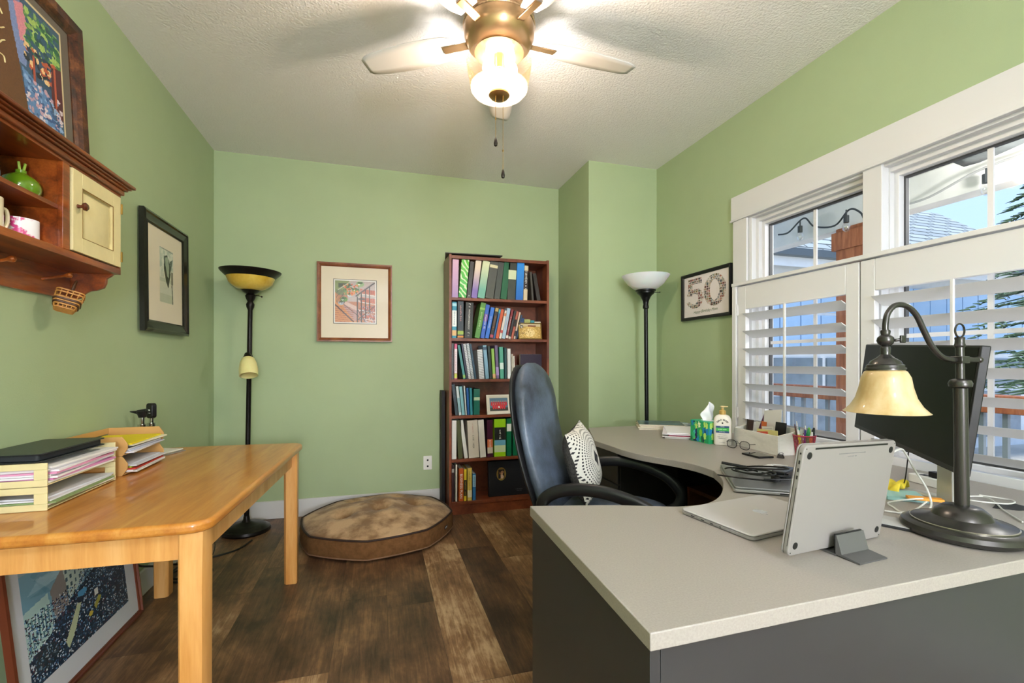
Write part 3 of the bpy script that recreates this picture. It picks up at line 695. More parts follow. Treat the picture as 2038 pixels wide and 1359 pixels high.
# C: 50 collage on the right wall
im = Img(150, 106, '#e8dedd'); rg = random.Random(5)
def col50(): return rg.choice(['#7a2c26', '#3d302c', '#5d6d5a', '#8b8a7c', '#2c2a33', '#94483a', '#a89f90', '#4b5a63', '#c2b8ac', '#6b3a33', '#d2c9c0', '#84774f'])
sub = Img(150, 106, '#e8dedd')
for j in range(17):
    for i in range(21):
        x, y = i/21+.004, j/17+.004; sub.rect(x, x+1/21-.006, y, y+1/17-.008, col50()); sub.ell(x+.022+.01*rg.random(), y+.03, .01, .016, rg.choice(['#c99a80', '#d8b49c', '#e9e2da', '#2a2224']))
X_, Y_ = im.xx, im.yy
five = ((X_ > .09) & (X_ < .42) & (Y_ > .07) & (Y_ < .20)) | ((X_ > .09) & (X_ < .20) & (Y_ > .07) & (Y_ < .48))
e5 = (((X_-.255)/.205)**2 + ((Y_-.55)/.245)**2 <= 1) & ~((((X_-.235)/.10)**2 + ((Y_-.56)/.13)**2) <= 1) & ~((X_ < .20) & (Y_ > .46) & (Y_ < .62)) & (Y_ > .33)
five |= e5
zero = (((X_-.70)/.235)**2 + ((Y_-.43)/.37)**2 <= 1) & ~((((X_-.70)/.10)**2 + ((Y_-.43)/.24)**2) <= 1)
mk = five | zero; im.a[mk] = sub.a[mk]
t = frame_thing('framed_picture', 'black framed photo collage in the shape of the number 50', basis((XR-.006, 2.645, 1.648), (0, -1, 0), (0, 0, 1)), .490, .330, .022, .020, BLACK, mat('collage_paper', '#e8dedd', .6), glass=True)
panel('print', im, Matrix.Translation((0, .0, .0066)), .446, .288, ART, t)
text('Happy Birthday Mom', TR((.0, -.113, .0072), R(1)), .24, .03, mat('green_ink', '#4f6b4c', .6), t, shear=.4)
# D: crowd photograph leaning under the table
im = Img(150, 118, '#2c4660'); rg = random.Random(7)
k_ = 1.35
im.rect(0, 1, 0, .6, '#7fb0c8'); im.rect(0, 1, 0, .12, '#a4b8c4')
for k in range(18): im.poly([(rg.random(), rg.random()*.42), (rg.random(), rg.random()*.45), (rg.random(), rg.random()*.5)], rg.choice(['#9cc8dc', '#6aa4c0', '#b4d8e4', '#5b92b0']), .5)
for pts, c in (([(0, .30), (.2, .27), (.22, .52), (0, .60)], '#b9d8d4'), ([(.22, .27), (.36, .16), (.37, .42), (.24, .46)], '#97908e'), ([(.32, .05), (.52, 0), (.54, .33), (.38, .40)], '#c4d6ce'), ([(.52, .03), (.6, .02), (.6, .3), (.54, .33)], '#7f9fa8'), ([(.6, 0), (.75, 0), (.76, .28), (.62, .32)], '#9cc8dc'), ([(.76, 0), (1, 0), (1, .16), (.78, .27)], '#b0cccc')):
    im.poly([(x, y*k_) for x, y in pts], c)
for i in range(4):
    for j in range(6): im.rect(.36+.042*i, .378+.042*i, (.06+.05*j-.008*i)*k_, (.085+.05*j-.008*i)*k_, '#4f7080')
for i in range(6):
    for j in range(4): im.rect(.785+.036*i, .80+.036*i, (.03+.05*j-.01*i)*k_, (.055+.05*j-.01*i)*k_, '#33505f')
for i in range(7): im.rect(.02+.027*i, .03+.027*i, (.36-.004*i)*k_, (.54-.01*i)*k_, '#6a98a4')
im.poly([(0, .78), (.22, .68), (.4, .54), (.6, .44), (1, .28), (1, 1), (0, 1)], '#223850')
im.spk(rg, 3200, 0, 1, .45, 1, ['#a9c4dc', '#16243a', '#2f5478', '#6a9ccc', '#14202e', '#6a4458', '#36608c', '#24405e', '#203a58', '#dfe8f0'], .005)
im.spk(rg, 700, .5, 1, .33, .6, ['#a9c4dc', '#16243a', '#2f5478', '#14202e', '#36608c'], .005)
im.poly([(.30, .86), (.44, .62), (.48, .64), (.40, .82), (.32, .93)], '#cdd6b0'); im.rect(.62, .66, .62, .68, '#eef0ee'); im.poly([(.6, .76), (.66, .69), (.69, .72), (.62, .80)], '#b4ae52'); im.ell(.56, .80, .025, .02, '#d8bc40'); im.ell(.5, .56, .05, .03, '#4fa0d4')
im.rect(.86, 1, .4, .8, '#1b2838', .5); im.ell(.14, .84, .1, .09, '#2c3f44', .5)
w_, h_ = .775, .60
ang = math.atan2(.062, .60)
t = frame_thing('framed_photograph', 'large red-brown framed city crowd photograph leaning on the wall under the table', basis((XL+.0745-.031, 2.19, .004+.2985), (0, 1, 0), (-.062, 0, .597)), w_, h_, .018, .022,
    mat('mahogany_frame', '#6b3420', .35), MAT_W, steps=[(0, 0), (0, .020), (.010, .022), (.012, .014), (.018, .012), (.018, 0)])
panel('print', im, Matrix.Translation((-.005, .012, .0075)), .60, .43, ART, t)
# ------------------------------------------------------------------ wall cabinet with things on it
CHER = wood('cherry_wood', ['#5a260c', '#823c14', '#a5561f'], .3, 6, (3, .4, 3), .35)
CRP = mat('antique_cream_paint', '#dfd09c', .45, var=.04, vscale=14)
CX0, CX1 = XL+.001, -.985; CY0, CY1 = 1.16, 2.20; CZ0, CZ1 = 1.530, 1.860
t = thing('wall_cabinet', 'cherry wood wall cabinet with open shelves and cream doors', 'wall cabinet', (CX0, (CY0+CY1)/2, CZ0))
T = Matrix.Translation((-CX0, -(CY0+CY1)/2, -CZ0))
b = MB(); b.M = T
b.box(CX0, CX1, CY0, CY1, CZ0, CZ0+.024); b.box(CX0, CX1, CY0, CY1, CZ1-.022, CZ1)
for y in (CY0, CY1-.016, 1.848, 1.494): b.box(CX0, CX1-(.0 if y in (CY0, CY1-.016) else .002), y, y+.016, CZ0+.024, CZ1-.022)
b.box(CX1-.016, CX1+.0005, 1.8472, 1.882, CZ0+.024, CZ1-.022); b.box(CX1-.016, CX1+.0005, 1.478, 1.5108, CZ0+.024, CZ1-.022)
b.build('case', CHER, t, bevel=.0015)
b = MB(); b.M = T; b.box(CX0, CX0+.004, CY0+.01, CY1-.01, CZ0+.02, CZ1-.02); b.build('back_panel', mat('pale_green_beadboard', '#a9b48e', .6), t)
b = MB(); b.M = T; b.box(CX0+.004, CX1-.012, 1.511, 1.847, 1.680, 1.694); b.build('shelf', CHER, t, bevel=.001)
b = MB(); b.M = T
for k, (ov, z0_, z1_) in enumerate(((.010, 1.848, 1.866), (.020, 1.866, 1.874), (.030, 1.874, 1.880), (.040, 1.880, 1.892))):
    b.box(CX0, CX1+ov, CY0-ov*.7, CY1+ov*.7, z0_, z1_)
b.build('cornice', CHER, t, bevel=.003)
b = MB(); b.M = T; b.box(CX0, CX0+.014, CY0+.016, CY1-.016, 1.425, CZ0); b.build('peg_rail', CHER, t, bevel=.001)
prof = [(0, 0), (.150, 0), (.140, -.010), (.128, -.018), (.126, -.038), (.118, -.056), (.096, -.066), (.074, -.070), (.058, -.080), (.044, -.098), (.026, -.104), (0, -.108)]
for y in (CY0, CY1-.014):
    b = MB(); b.M = T @ Matrix.Translation((CX0, y+.014, CZ0)) @ Matrix.Rotation(R(90), 4, 'X'); b.prism(prof, 0, .014); b.build('scroll_bracket', CHER, t, bevel=.0015)
for (ya, yb, hs) in ((1.888, 2.186, 1), (1.174, 1.472, -1)):
    w2, h2 = yb-ya, CZ1-.026-CZ0-.028; cx_ = CX1+.003
    b = MB(); b.M = T; z0_, z1_ = CZ0+.028, CZ1-.026; x1_ = CX1+.006; sw = .052
    b.box(CX1-.012, x1_, ya, ya+sw, z0_, z1_); b.box(CX1-.012, x1_, yb-sw, yb, z0_, z1_); b.box(CX1-.012, x1_, ya+sw, yb-sw, z0_, z0_+sw); b.box(CX1-.012, x1_, ya+sw, yb-sw, z1_-sw, z1_)
    b.box(CX1-.012, CX1-.006, ya+sw, yb-sw, z0_+sw, z1_-sw)
    i0 = [(CX1-.006, ya+sw+.008, z0_+sw+.008), (CX1-.006, yb-sw-.008, z0_+sw+.008), (CX1-.006, yb-sw-.008, z1_-sw-.008), (CX1-.006, ya+sw+.008, z1_-sw-.008)]
    g = .022; i1 = [(CX1+.004, y_+(g if q in (0, 3) else -g), zz+(g if q in (0, 1) else -g)) for q, (x_, y_, zz) in enumerate(i0)]
    b.add(i0+i1, [(0, 1, 5, 4), (1, 2, 6, 5), (2, 3, 7, 6), (3, 0, 4, 7), (4, 5, 6, 7)])
    d = b.build('door', CRP, t, bevel=.0012)
    b = MB(); b.M = T; ln = .004
    for q in ((ya+sw, ya+sw+.002, z0_+sw, z1_-sw), (yb-sw-.002, yb-sw, z0_+sw, z1_-sw), (ya+sw, yb-sw, z0_+sw, z0_+sw+.002), (ya+sw, yb-sw, z1_-sw-.002, z1_-sw)): b.box(x1_-.002, x1_+.0004, *q)
    b.build('glaze_line', mat('brown_glaze', '#8a6a34', .6), d)
    b = MB(); ky = ya+.026 if hs > 0 else yb-.026; kz = 1.712
    b.M = T @ Matrix.Translation((x1_, ky, kz)) @ Matrix.Rotation(R(90), 4, 'Y'); b.lathe([(.007, 0), (.005, .008), (.006, .014), (.013, .017), (.014, .023), (.009, .028), (0.001, .029)], n=20)
    b.build('knob', mat('cherry_knob', '#5d2a14', .25, coat=.4), d)
    for zz in (1.60, 1.79):
        b = MB(); b.M = T; hy = yb+.004 if hs > 0 else ya-.004
        b.cyl((x1_+.001, hy, zz-.02), (x1_+.001, hy, zz+.02), .0035, n=10); b.box(CX1-.001, x1_-.001, hy-.003, hy+.007, zz-.016, zz+.016); b.build('hinge', BRASS, d)
for y in (1.24, 1.50, 1.76, 2.03):
    b = MB(); b.M = T @ Matrix.Translation((CX0+.014, y, 1.478)) @ Matrix.Rotation(R(78), 4, 'Y'); b.lathe([(.007, 0), (.005, .01), (.005, .065), (.009, .075), (.010, .082), (.006, .088), (.001, .089)], n=14); b.build('peg', CHER, t)
# vase
SH2, SH1 = 1.6942, CZ0+.0242
t = thing('reed_vase', 'small round green glass vase with reed stubs on the cabinet shelf', 'vase', (-1.070, 1.808, SH2))
b = MB(); b.lathe([(.018, 0), (.036, .006), (.046, .024), (.047, .040), (.040, .058), (.022, .072), (.013, .078), (.013, .086), (.010, .086), (.010, .07)], n=36); b.build('body', mat('olive_green_glass', '#6f9a1d', .12, coat=.6, trans=.25), t)
for dx, dy in ((.004, .010), (-.003, -.004)):
    b = MB(); b.cyl((dx*.3, dy*.3, .07), (dx, dy*1.2, .112), .0035, n=8); b.build('reed', mat('green_reed', '#8fae3a', .5), t)
# mugs and plate
def mug(x, y, z, r, h, m, label, img=None, ha=0):
    t = thing('mug', label, 'mug', (x, y, z)); b = MB()
    b.lathe([(r*.86, 0), (r, .004), (r, h), (r-.003, h), (r-.003, .006), (.001, .005)], n=32); b.build('cup', m, t)
    b = MB(); b.M = Matrix.Rotation(ha, 4, 'Z'); b.tube([(r-.001, 0, h*.8), (r+.022, 0, h*.78), (r+.026, 0, h*.5), (r+.018, 0, h*.25), (r-.001, 0, h*.2)], .005, 8); b.build('handle', m, t); return t
FLOR = mat('pink_floral_glaze', '#f2eef2', .2, coat=.5, col2='#d8468a', vscale=32)
e_ = FLOR.node_tree.nodes['Color Ramp'].color_ramp.elements; e_[0].position = .52; e_[1].position = .58
mug(-1.065, 1.798, SH1, .042, .070, FLOR, 'white mug with pink flowers on the lower shelf of the cabinet', ha=R(200))
mug(-1.075, 1.664, SH1, .044, .10, mat('cream_glaze', '#efe3c4', .2, coat=.4), 'cream mug with a round dark emblem at the left edge of the cabinet', ha=R(75))
t = thing('plate', 'blue-grey glazed plate standing upright on the upper cabinet shelf', 'plate', (-1.120, 1.715, SH2))
b = MB(); b.M = Matrix.Translation((0, 0, .073)) @ Matrix.Rotation(R(83), 4, 'Y'); b.lathe([(.001, .0), (.045, .002), (.055, .008), (.072, .012), (.073, .010), (.055, .004), (.045, -.002), (.001, -.003)], n=48, cap=False); b.build('dish', mat('blue_grey_glaze', '#7f93a6', .12, coat=.6), t)
# basket on a peg
bk_ = t = thing('wicker_basket', 'tiny wicker basket hanging from a peg under the cabinet', 'basket', (-1.080, 2.030, 1.370), R(20), rot=(R(-20), R(16), R(24)))
WICK = wood('wicker', ['#a8702c', '#c48c44', '#8a5a22'], .5, 10, (1, 1, 1), 0); DW = mat('dark_wicker', '#4c2c14', .5)
b = MB()
for k, (s_, z) in enumerate(((.026, 0), (.030, .012), (.034, .024), (.036, .036), (.037, .056), (.038, .066))):
    p = [(x, y, z) for x, y in rrect(2*s_, 2*s_*.8, .012, 4)]; p.append(p[0]); b.tube(p, .0028, 6, 0)
for i in range(14):
    a = 2*PI*i/14; c_, s2 = math.cos(a), math.sin(a); m_ = max(abs(c_), abs(s2)/.8)
    b.tube([(c_/m_*.026, s2/m_*.026, 0), (c_/m_*.036, s2/m_*.036, .036), (c_/m_*.038, s2/m_*.038, .066)], .0018, 5, 0)
for i in range(7): b.box(-.026, .026, -.020+.006*i, -.0165+.006*i, -.002, .001)
b.build('weave', WICK, t)
b = MB(); p = [(x, y, .018) for x, y in rrect(.066, .054, .012, 4)]; p.append(p[0]); b.tube(p, .0035, 6, 0); p = [(x, y, .030) for x, y in rrect(.072, .06, .012, 4)]; p.append(p[0]); b.tube(p, .0035, 6, 0); b.build('dark_band', DW, t)
b = MB(); b.tube([(.0, .030, .064), (0, .026, .10), (0, 0, .122), (0, -.026, .10), (0, -.030, .064)], .003, 6); b.build('handle', DW, t)
# large picture standing on the cabinet
im = Img(150, 90, '#6d4a2a'); rg = random.Random(9)
im.rect(.55, 1, 0, 1, '#3c5a78'); im.poly([(.52, 0), (.62, 0), (.7, .35), (.66, .6), (.58, .6)], '#7d8fc0'); im.poly([(.58, .1), (.66, .05), (.7, .35), (.62, .4)], '#d98c9a')
im.spk(rg, 260, .68, .98, .05, .42, ['#4f8a52', '#2f6a4a', '#8fb45c', '#2b4f58', '#a9c86a', '#355c7a'], .022); im.spk(rg, 60, .66, .95, .38, .6, ['#1e2a3a', '#c05a3a', '#f0c890', '#2a3c58'], .02)
im.poly([(.9, .4), (1, .35), (1, .85), (.88, .8)], '#5c2b34'); im.poly([(.62, .62), (.84, .7), (.95, 1), (.66, 1)], '#5d86b8'); im.spk(rg, 120, .64, .98, .68, 1, ['#8fb0d8', '#c8a0b0', '#3c5c90', '#e0d0d8'], .014)
im.line(.73, .45, .73, .66, .012, '#b5523a'); im.line(.93, .4, .93, .75, .012, '#c0583a'); im.poly([(0, 0), (.5, 0), (.6, .6), (.66, 1), (0, 1)], '#6b4526'); im.jit(.12)
GF = wood('bronze_frame', ['#1e0f09', '#4a2512', '#7a4824'], .3, 20, (1, 1, 1), .3)
t = frame_thing('framed_picture', 'large dark bronze framed street scene print standing on the wall cabinet', basis((XL+.045, 1.795, 1.893+.286), (0, 1, 0), (-.028, 0, .57)), .75, .57, .062, .034, GF, mat('grey_brown_mount', '#6f655a', .7),
    steps=[(0, 0), (0, .022), (.010, .034), (.036, .030), (.048, .018), (.052, .022), (.062, .014), (.062, 0)])
b = MB(); b.box(-.270, .270, -.195, .195, .0104, .0112); b.build('fillet', mat('gold_fillet', '#d8c49a', .4), t, smooth=0)
panel('print', im, Matrix.Translation((0, 0, .0116)), .522, .372, ART, t)
GI = mat('pale_gold_ink', '#e6d59a', .5)
rs = random.Random(6)
for k in range(4):
    b = MB(); P = []
    for i in range(22): P.append((-.19+.0085*i+.006*math.sin(i*2.1+k), .075-.05*k+.012*math.sin(i*1.7+k*2)+.004*rs.random(), .0125))
    b.tube(P, .0022, 5, 3); b.build('gold_script', GI, t)

# ------------------------------------------------------------------ outlet and lamps
t = thing('wall_outlet', 'white outlet plate low on the back wall beside the bookcase', 'outlet', (.396, YB, .353))
b = MB(); b.M = Matrix.Rotation(R(90), 4, 'X'); b.prism(rrect(.07, .115, .005), 0, .005); b.build('plate', PAPER, t, bevel=.0015)
for dz in (-.028, .022):
    b = MB(); b.M = Matrix.Translation((0, -.005, dz)) @ Matrix.Rotation(R(90), 4, 'X'); b.lathe([(.008, 0), (.008, .002), (.001, .002)], n=16); b.build('jack', INK, t)
AMB = mat('amber_marbled_glass', '#c9a02c', .22, coat=.5, col2='#e3c25a', vscale=7, sub=.15)
AMB2 = mat('pale_amber_glass', '#e2cf86', .3, coat=.3, col2='#edddA0'.lower(), vscale=6, sub=.2)
t = thing('floor_lamp', 'dark bronze floor lamp with amber bowl and small reading shade in the left corner', 'floor lamp', (-.885, 3.615, 0), rot=(0, R(.9), 0))
b = MB(); b.lathe([(.150, 0), (.155, .012), (.150, .028), (.128, .038), (.118, .046), (.085, .052), (.050, .060), (.030, .070), (.022, .085), (.018, .11)], n=48); b.build('base', BLACKM, t)
b = MB(); b.lathe([(.017, .10), (.018, .5), (.019, .505), (.019, .52), (.016, .53), (.0155, 1.20), (.022, 1.21), (.022, 1.225), (.016, 1.24), (.0155, 1.55), (.024, 1.57), (.027, 1.59), (.018, 1.61), (.028, 1.63), (.034, 1.65), (.024, 1.665)], n=28); b.build('pole', BLACKM, t)
b = MB(); b.lathe([(.024, 1.662), (.044, 1.672), (.062, 1.69), (.030, 1.692)], n=36); b.build('cup', BLACKM, t)
b = MB(); b.lathe([(.040, 1.688), (.090, 1.700), (.135, 1.735), (.155, 1.785), (.150, 1.785), (.128, 1.74), (.085, 1.71), (.03, 1.70)], n=56, cap=False); b.build('bowl', AMB, t)
b = MB(); b.lathe([(.150, 1.776), (.165, 1.790), (.190, 1.815), (.194, 1.824), (.186, 1.824), (.155, 1.796), (.150, 1.786)], n=56, cap=False); b.build('rim', BLACKM, t)
b = MB(); b.tube([(.02, -.01, 1.655), (.055, -.03, 1.65), (.075, -.04, 1.645)], .003, 6); b.sphere((.08, -.042, 1.643), .007, 8, 6); b.build('switch', BLACKM, t)
b = MB(); b.tube([(0, -.015, 1.225), (0, -.05, 1.245), (.005, -.072, 1.235)], .007, 8); b.cyl((.004, -.068, 1.242), (.012, -.088, 1.215), .018, .030); b.build('side_arm', BLACKM, t)
T = Matrix.Translation((.012, -.088, 1.218)) @ (Vector((.16, -.42, -1)).to_track_quat('Z', 'Y').to_matrix().to_4x4())
b = MB(); b.M = T; b.lathe([(.026, 0), (.040, .012), (.052, .045), (.058, .09), (.057, .135), (.053, .135), (.054, .09), (.048, .045), (.035, .016), (.02, .01)], n=36, cap=False); b.build('reading_shade', AMB2, t)
BLK2 = mat('satin_black_metal', '#101114', .3, metal=.3)
t = thing('floor_lamp', 'black torchiere floor lamp with a white glass bowl in the alcove behind the desk', 'floor lamp', (1.925, 3.0, 0), rot=(0, R(-.5), 0))
b = MB(); b.lathe([(.140, 0), (.145, .015), (.12, .03), (.04, .045), (.02, .07)], n=40); b.build('base', BLK2, t)
b = MB(); b.lathe([(.0145, .06), (.0145, 1.58), (.022, 1.585), (.022, 1.60), (.018, 1.615), (.023, 1.64), (.034, 1.665)], n=24); b.build('pole', BLK2, t)
b = MB(); b.lathe([(.030, 1.66), (.044, 1.68), (.062, 1.695), (.064, 1.708), (.074, 1.712), (.074, 1.720), (.03, 1.722)], n=36); b.build('cup', BLK2, t)
b = MB(); b.tube([(.05, -.04, 1.70), (.075, -.06, 1.698)], .0025, 6); b.sphere((.078, -.063, 1.698), .005, 8, 6); b.build('switch', BLK2, t)
b = MB(); b.lathe([(.055, 1.720), (.090, 1.732), (.130, 1.765), (.162, 1.808), (.174, 1.826), (.170, 1.826), (.156, 1.808), (.124, 1.768), (.085, 1.738), (.04, 1.728)], n=56, cap=False)
b.build('bowl', mat('frosted_white_glass', '#f1eef2', .4, sub=.3), t)

# ------------------------------------------------------------------ dog bed
def bedR(a):
    # rounded octagon
    n = 8; s = PI/n; aa = (a+R(8)) % (2*s) - s
    r = .505*math.cos(s)/math.cos(aa)
    return (r*.55 + .505*.45*.985) * (1+.02*math.sin(a*2+1))
t = thing('dog_bed', 'round brown plush dog bed on the floor against the back wall', 'dog bed', (.005, 3.318, 0))
b = MB(); n = 96; rings = []
for k, z in ((.86, .004), (.95, .006), (.995, .018), (1.01, .035), (1.005, .06), (1.012, .09), (1.0, .115), (.985, .130)):
    rings.append([(bedR(2*PI*i/n)*k*math.cos(2*PI*i/n), bedR(2*PI*i/n)*k*math.sin(2*PI*i/n), z) for i in range(n)])
b.rings(rings); b.build('side_band', mat('brown_suede', '#6b4a2b', .95, bump=.5, bscale=180, var=.2, vscale=30, spec=.2), t)
tufts = [(-.17, .19), (.15, .22), (-.22, -.12), (.02, -.06), (.25, .02), (-.05, .32)]
b = MB(); rings = []
for q in range(22):
    k = 1-q/22; ring = []
    for i in range(n):
        a = 2*PI*i/n; x, y = bedR(a)*k*math.cos(a)*.985, bedR(a)*k*math.sin(a)*.985
        z = .130 + .085*(1-k**2.2)
        for (tx, ty) in tufts:
            d = math.hypot(x-tx, y-ty); z -= .055*math.exp(-(d/.055)**2)
        z += .016*noise.noise(Vector((x*7, y*7, 3)))*(1-k**4) + .006*noise.noise(Vector((x*22, y*22, 1)))*(1-k**4)
        ring.append((x, y, z))
    rings.append(ring)
b.rings(rings); PL = mat('tan_plush', '#80603f', .95, bump=.4, bscale=160, col2='#bb9a74', vscale=6, stretch=(1, 1, 1), sheen=.15); b.build('top_panel', PL, t, smooth=180)
e_ = PL.node_tree.nodes['Color Ramp'].color_ramp.elements; e_[0].position = .43; e_[1].position = .60
b = MB(); p = [(bedR(2*PI*i/n)*.992*math.cos(2*PI*i/n), bedR(2*PI*i/n)*.992*math.sin(2*PI*i/n), .130) for i in range(n+1)]; b.tube(p, .006, 6, 0)
b.build('piping', mat('dark_brown_piping', '#33211a', .7), t)
b = MB(); p = [(bedR(2*PI*i/n)*1.0*math.cos(2*PI*i/n), bedR(2*PI*i/n)*1.0*math.sin(2*PI*i/n), .022) for i in range(n+1)]; b.tube(p, .005, 6, 0); b.build('lower_seam', mat('brown_seam', '#7a5a40', .8), t)
a = R(-27); rr_ = bedR(a)*1.012
b = MB(); M_ = basis((rr_*math.cos(a), rr_*math.sin(a), .075), (-math.sin(a), math.cos(a), 0), (0, 0, 1)); b.M = M_; b.box(-.024, .024, -.009, .009, .0, .003); tg = b.build('tag', INK, t)
marks(M_ @ Matrix.Translation((0, 0, .0032)), .040, .008, WINK, tg, 5)

# ------------------------------------------------------------------ cords on the floor behind the table
t = thing('power_cable', 'thick black power cord coiled on the floor by the table leg', 'cord', (-1.0, 2.95, 0))
b = MB(); o0 = Vector((-1.0, 2.95, 0))
pts = [(-1.135, 2.42, .45), (-1.135, 2.55, .33), (-1.13, 2.66, .20), (-1.12, 2.80, .13), (-1.11, 2.90, .09), (-1.05, 3.0, .05), (-.97, 3.02, .02), (-.93, 2.96, .008), (-.98, 2.90, .008), (-1.08, 2.92, .008), (-1.09, 3.0, .010), (-1.0, 3.05, .012), (-.90, 2.98, .008), (-.93, 2.88, .008), (-1.04, 2.86, .008), (-1.10, 2.92, .012), (-1.08, 3.06, .02), (-.98, 3.15, .010), (-.85, 3.25, .008), (-.80, 3.4, .008)]
b.tube([Vector(p)-o0 for p in pts], .0055, 8); b.build('cable', CORD, t)
t = thing('power_cable', 'thin black lamp cord looping up against the left baseboard', 'cord', (-1.0, 3.2, 0)); o0 = Vector((-1.0, 3.2, 0))
b = MB(); pts = [(-1.12, 2.30, .6), (-1.14, 2.42, .36), (-1.14, 2.52, .22), (-1.125, 2.62, .16), (-1.06, 3.18, .15), (-.99, 3.28, .09), (-.96, 3.18, .02), (-1.02, 3.05, .006), (-1.08, 3.12, .02), (-1.10, 3.2, .10), (-1.02, 3.36, .12), (-.96, 3.46, .05), (-.90, 3.5, .006)]
b.tube([Vector(p)-o0 for p in pts[4:]], .003, 6); b.build('cable', CORD, t)

# ------------------------------------------------------------------ ceiling fan
FB = mat('brushed_champagne', '#b8946c', .28, metal=.85)
FX, FY = .50, 1.91
t = thing('ceiling_fan', 'champagne metal ceiling fan with white blades and a lit glass drum', 'ceiling fan', (FX, FY, ZC))
b = MB(); b.lathe([(.145, 0), (.150, -.010), (.152, -.12), (.150, -.165), (.135, -.200), (.105, -.226), (.060, -.232)], n=64); b.build('motor_housing', FB, t)
b = MB(); b.lathe([(.153, -.115), (.156, -.120), (.153, -.125)], n=64, cap=False); b.lathe([(.100, -.228), (.106, -.234), (.096, -.240), (.055, -.242)], n=48); b.build('trim_ring', mat('pale_champagne', '#d8b48c', .2, metal=.8), t)
BLD = mat('white_fan_blade', '#dcd9d6', .5)
for k in range(5):
    a = R(3+72*k); T = Matrix.Rotation(a, 4, 'Z') @ Matrix.Rotation(R(11), 4, 'X')
    b = MB(); b.M = T
    def bl(u, v):
        x = .20+.46*u; w = .056+.014*math.sin(PI*min(1, u*1.1)) ; e = (1-max(0, (u-.9)/.1)**2*.35) * (.75+.25*min(1, u/.1))
        return (x, (v-.5)*2*w*e, 0)
    b.grid(bl, 24, 4)
    z_ = -.165
    b.M = Matrix.Translation((0, 0, z_)) @ T; b.v = [Matrix.Translation((0, 0, z_)) @ v for v in b.v]; b.build('blade', BLD, t, solid=.006)
    b = MB(); b.M = Matrix.Translation((0, 0, z_)) @ T; b.box(.13, .26, -.018, .018, -.010, -.004); b.build('blade_iron', FB, t, bevel=.003)
SEED = thin_glass('seeded_glass', '#fdf2e4', .10, diff=.010, dcol='#ffe0b8', speck=True)
FROST = thin_glass('frosted_glass_bowl', '#fff8ee', .04, diff=.06, dcol='#fff6e8')
b = MB(); b.lathe([(.139, -.262), (.141, -.266), (.136, -.31), (.124, -.375), (.121, -.374), (.133, -.31), (.138, -.266)], n=64, cap=False); b.build('glass_drum', SEED, t)
b = MB(); b.lathe([(.1215, -.372), (.121, -.388), (.110, -.402), (.04, -.408), (.04, -.404), (.108, -.398), (.118, -.386)], n=64, cap=False); b.build('glass_bottom', FROST, t)
b = MB(); b.lathe([(.001, -.235), (.022, -.24), (.022, -.30), (.012, -.30), (.012, -.405), (.044, -.407), (.045, -.414), (.036, -.424), (.015, -.430), (.001, -.431)], n=36); b.build('finial', mat('bronze_finial', '#a8814e', .3, metal=.8), t)
BE = mat('lit_bulb', '#fff0d0', .5, emit=14)
for a in (R(200), R(330)):
    c_ = Vector((.055*math.cos(a), .055*math.sin(a), -.315)); b = MB(); b.sphere(c_, .026, 16, 10, (1, 1, 1.45)); b.cyl(c_+Vector((0, 0, .03)), c_+Vector((0, 0, .075)), .013); b.build('bulb', BE, t)
for (dx, dy, zb) in ((-.020, -.018, -.625), (.010, -.026, -.760)):
    b = MB(); b.cyl((dx, dy, -.42), (dx, dy, zb+.02), .0011, n=5); b.sphere((dx, dy, zb+.10), .003, 6, 5, (1, 1, 2)); ch = b.build('pull_chain', BRASS, t)
    b = MB(); b.lathe([(.001, zb+.022), (.005, zb+.014), (.0085, zb-.004), (.007, zb-.014), (.001, zb-.018)], (dx, dy, 0), n=14); b.build('chain_fob', mat('dark_fob', '#2a211c', .25), ch)

# ------------------------------------------------------------------ bookcase
MAHO = wood('mahogany_laminate', ['#5c2a16', '#763a20', '#8c4a2a'], .4, 5, (1, 3, 1), .15)
BX0, BX1, BY0, BY1, BH = .527, 1.349, 3.535, 3.828, 2.02
t = thing('bookcase', 'tall mahogany brown bookcase against the back wall', 'bookcase', ((BX0+BX1)/2, BY1, 0))
T = Matrix.Translation((-(BX0+BX1)/2, -BY1, 0)); sh = [.100, .431, .770, 1.052, 1.371, 1.687]; st = .022
b = MB(); b.M = T; b.box(BX0, BX0+.019, BY0, BY1, 0, BH); b.build('side_panel', MAHO, t, bevel=.0008)
b = MB(); b.M = T; b.box(BX1-.019, BX1, BY0, BY1, 0, BH); b.build('side_panel', MAHO, t, bevel=.0008)
b = MB(); b.M = T; b.box(BX0+.019, BX1-.019, BY1-.006, BY1, .02, BH-.02); b.build('back_panel', MAHO, t)
b = MB(); b.M = T; b.box(BX0+.0195, BX1-.0195, BY0, BY1-.006, BH-.032, BH-.008); b.build('top_board', MAHO, t)
b = MB(); b.M = T; b.box(BX0+.0195, BX1-.0195, BY0+.012, BY0+.028, 0, .077); b.build('kick_board', MAHO, t)
for z in sh: b = MB(); b.M = T; b.box(BX0+.0195, BX1-.0195, BY0+.002, BY1-.006, z-st, z); b.build('shelf', MAHO, t, bevel=.0008)
SY = 3.555
def vtext(b_, x, y, z, w, h, col, parent, down=True, **k):
    M = basis((x, y, z), (0, 0, -1) if down else (0, 0, 1), (1, 0, 0) if down else (-1, 0, 0))
    return text(b_, M, h, w, col, parent, **k)
LEGIBLE = {'PATHOPHYSIOLOGY', 'BUSINESS PLAN', 'o'}
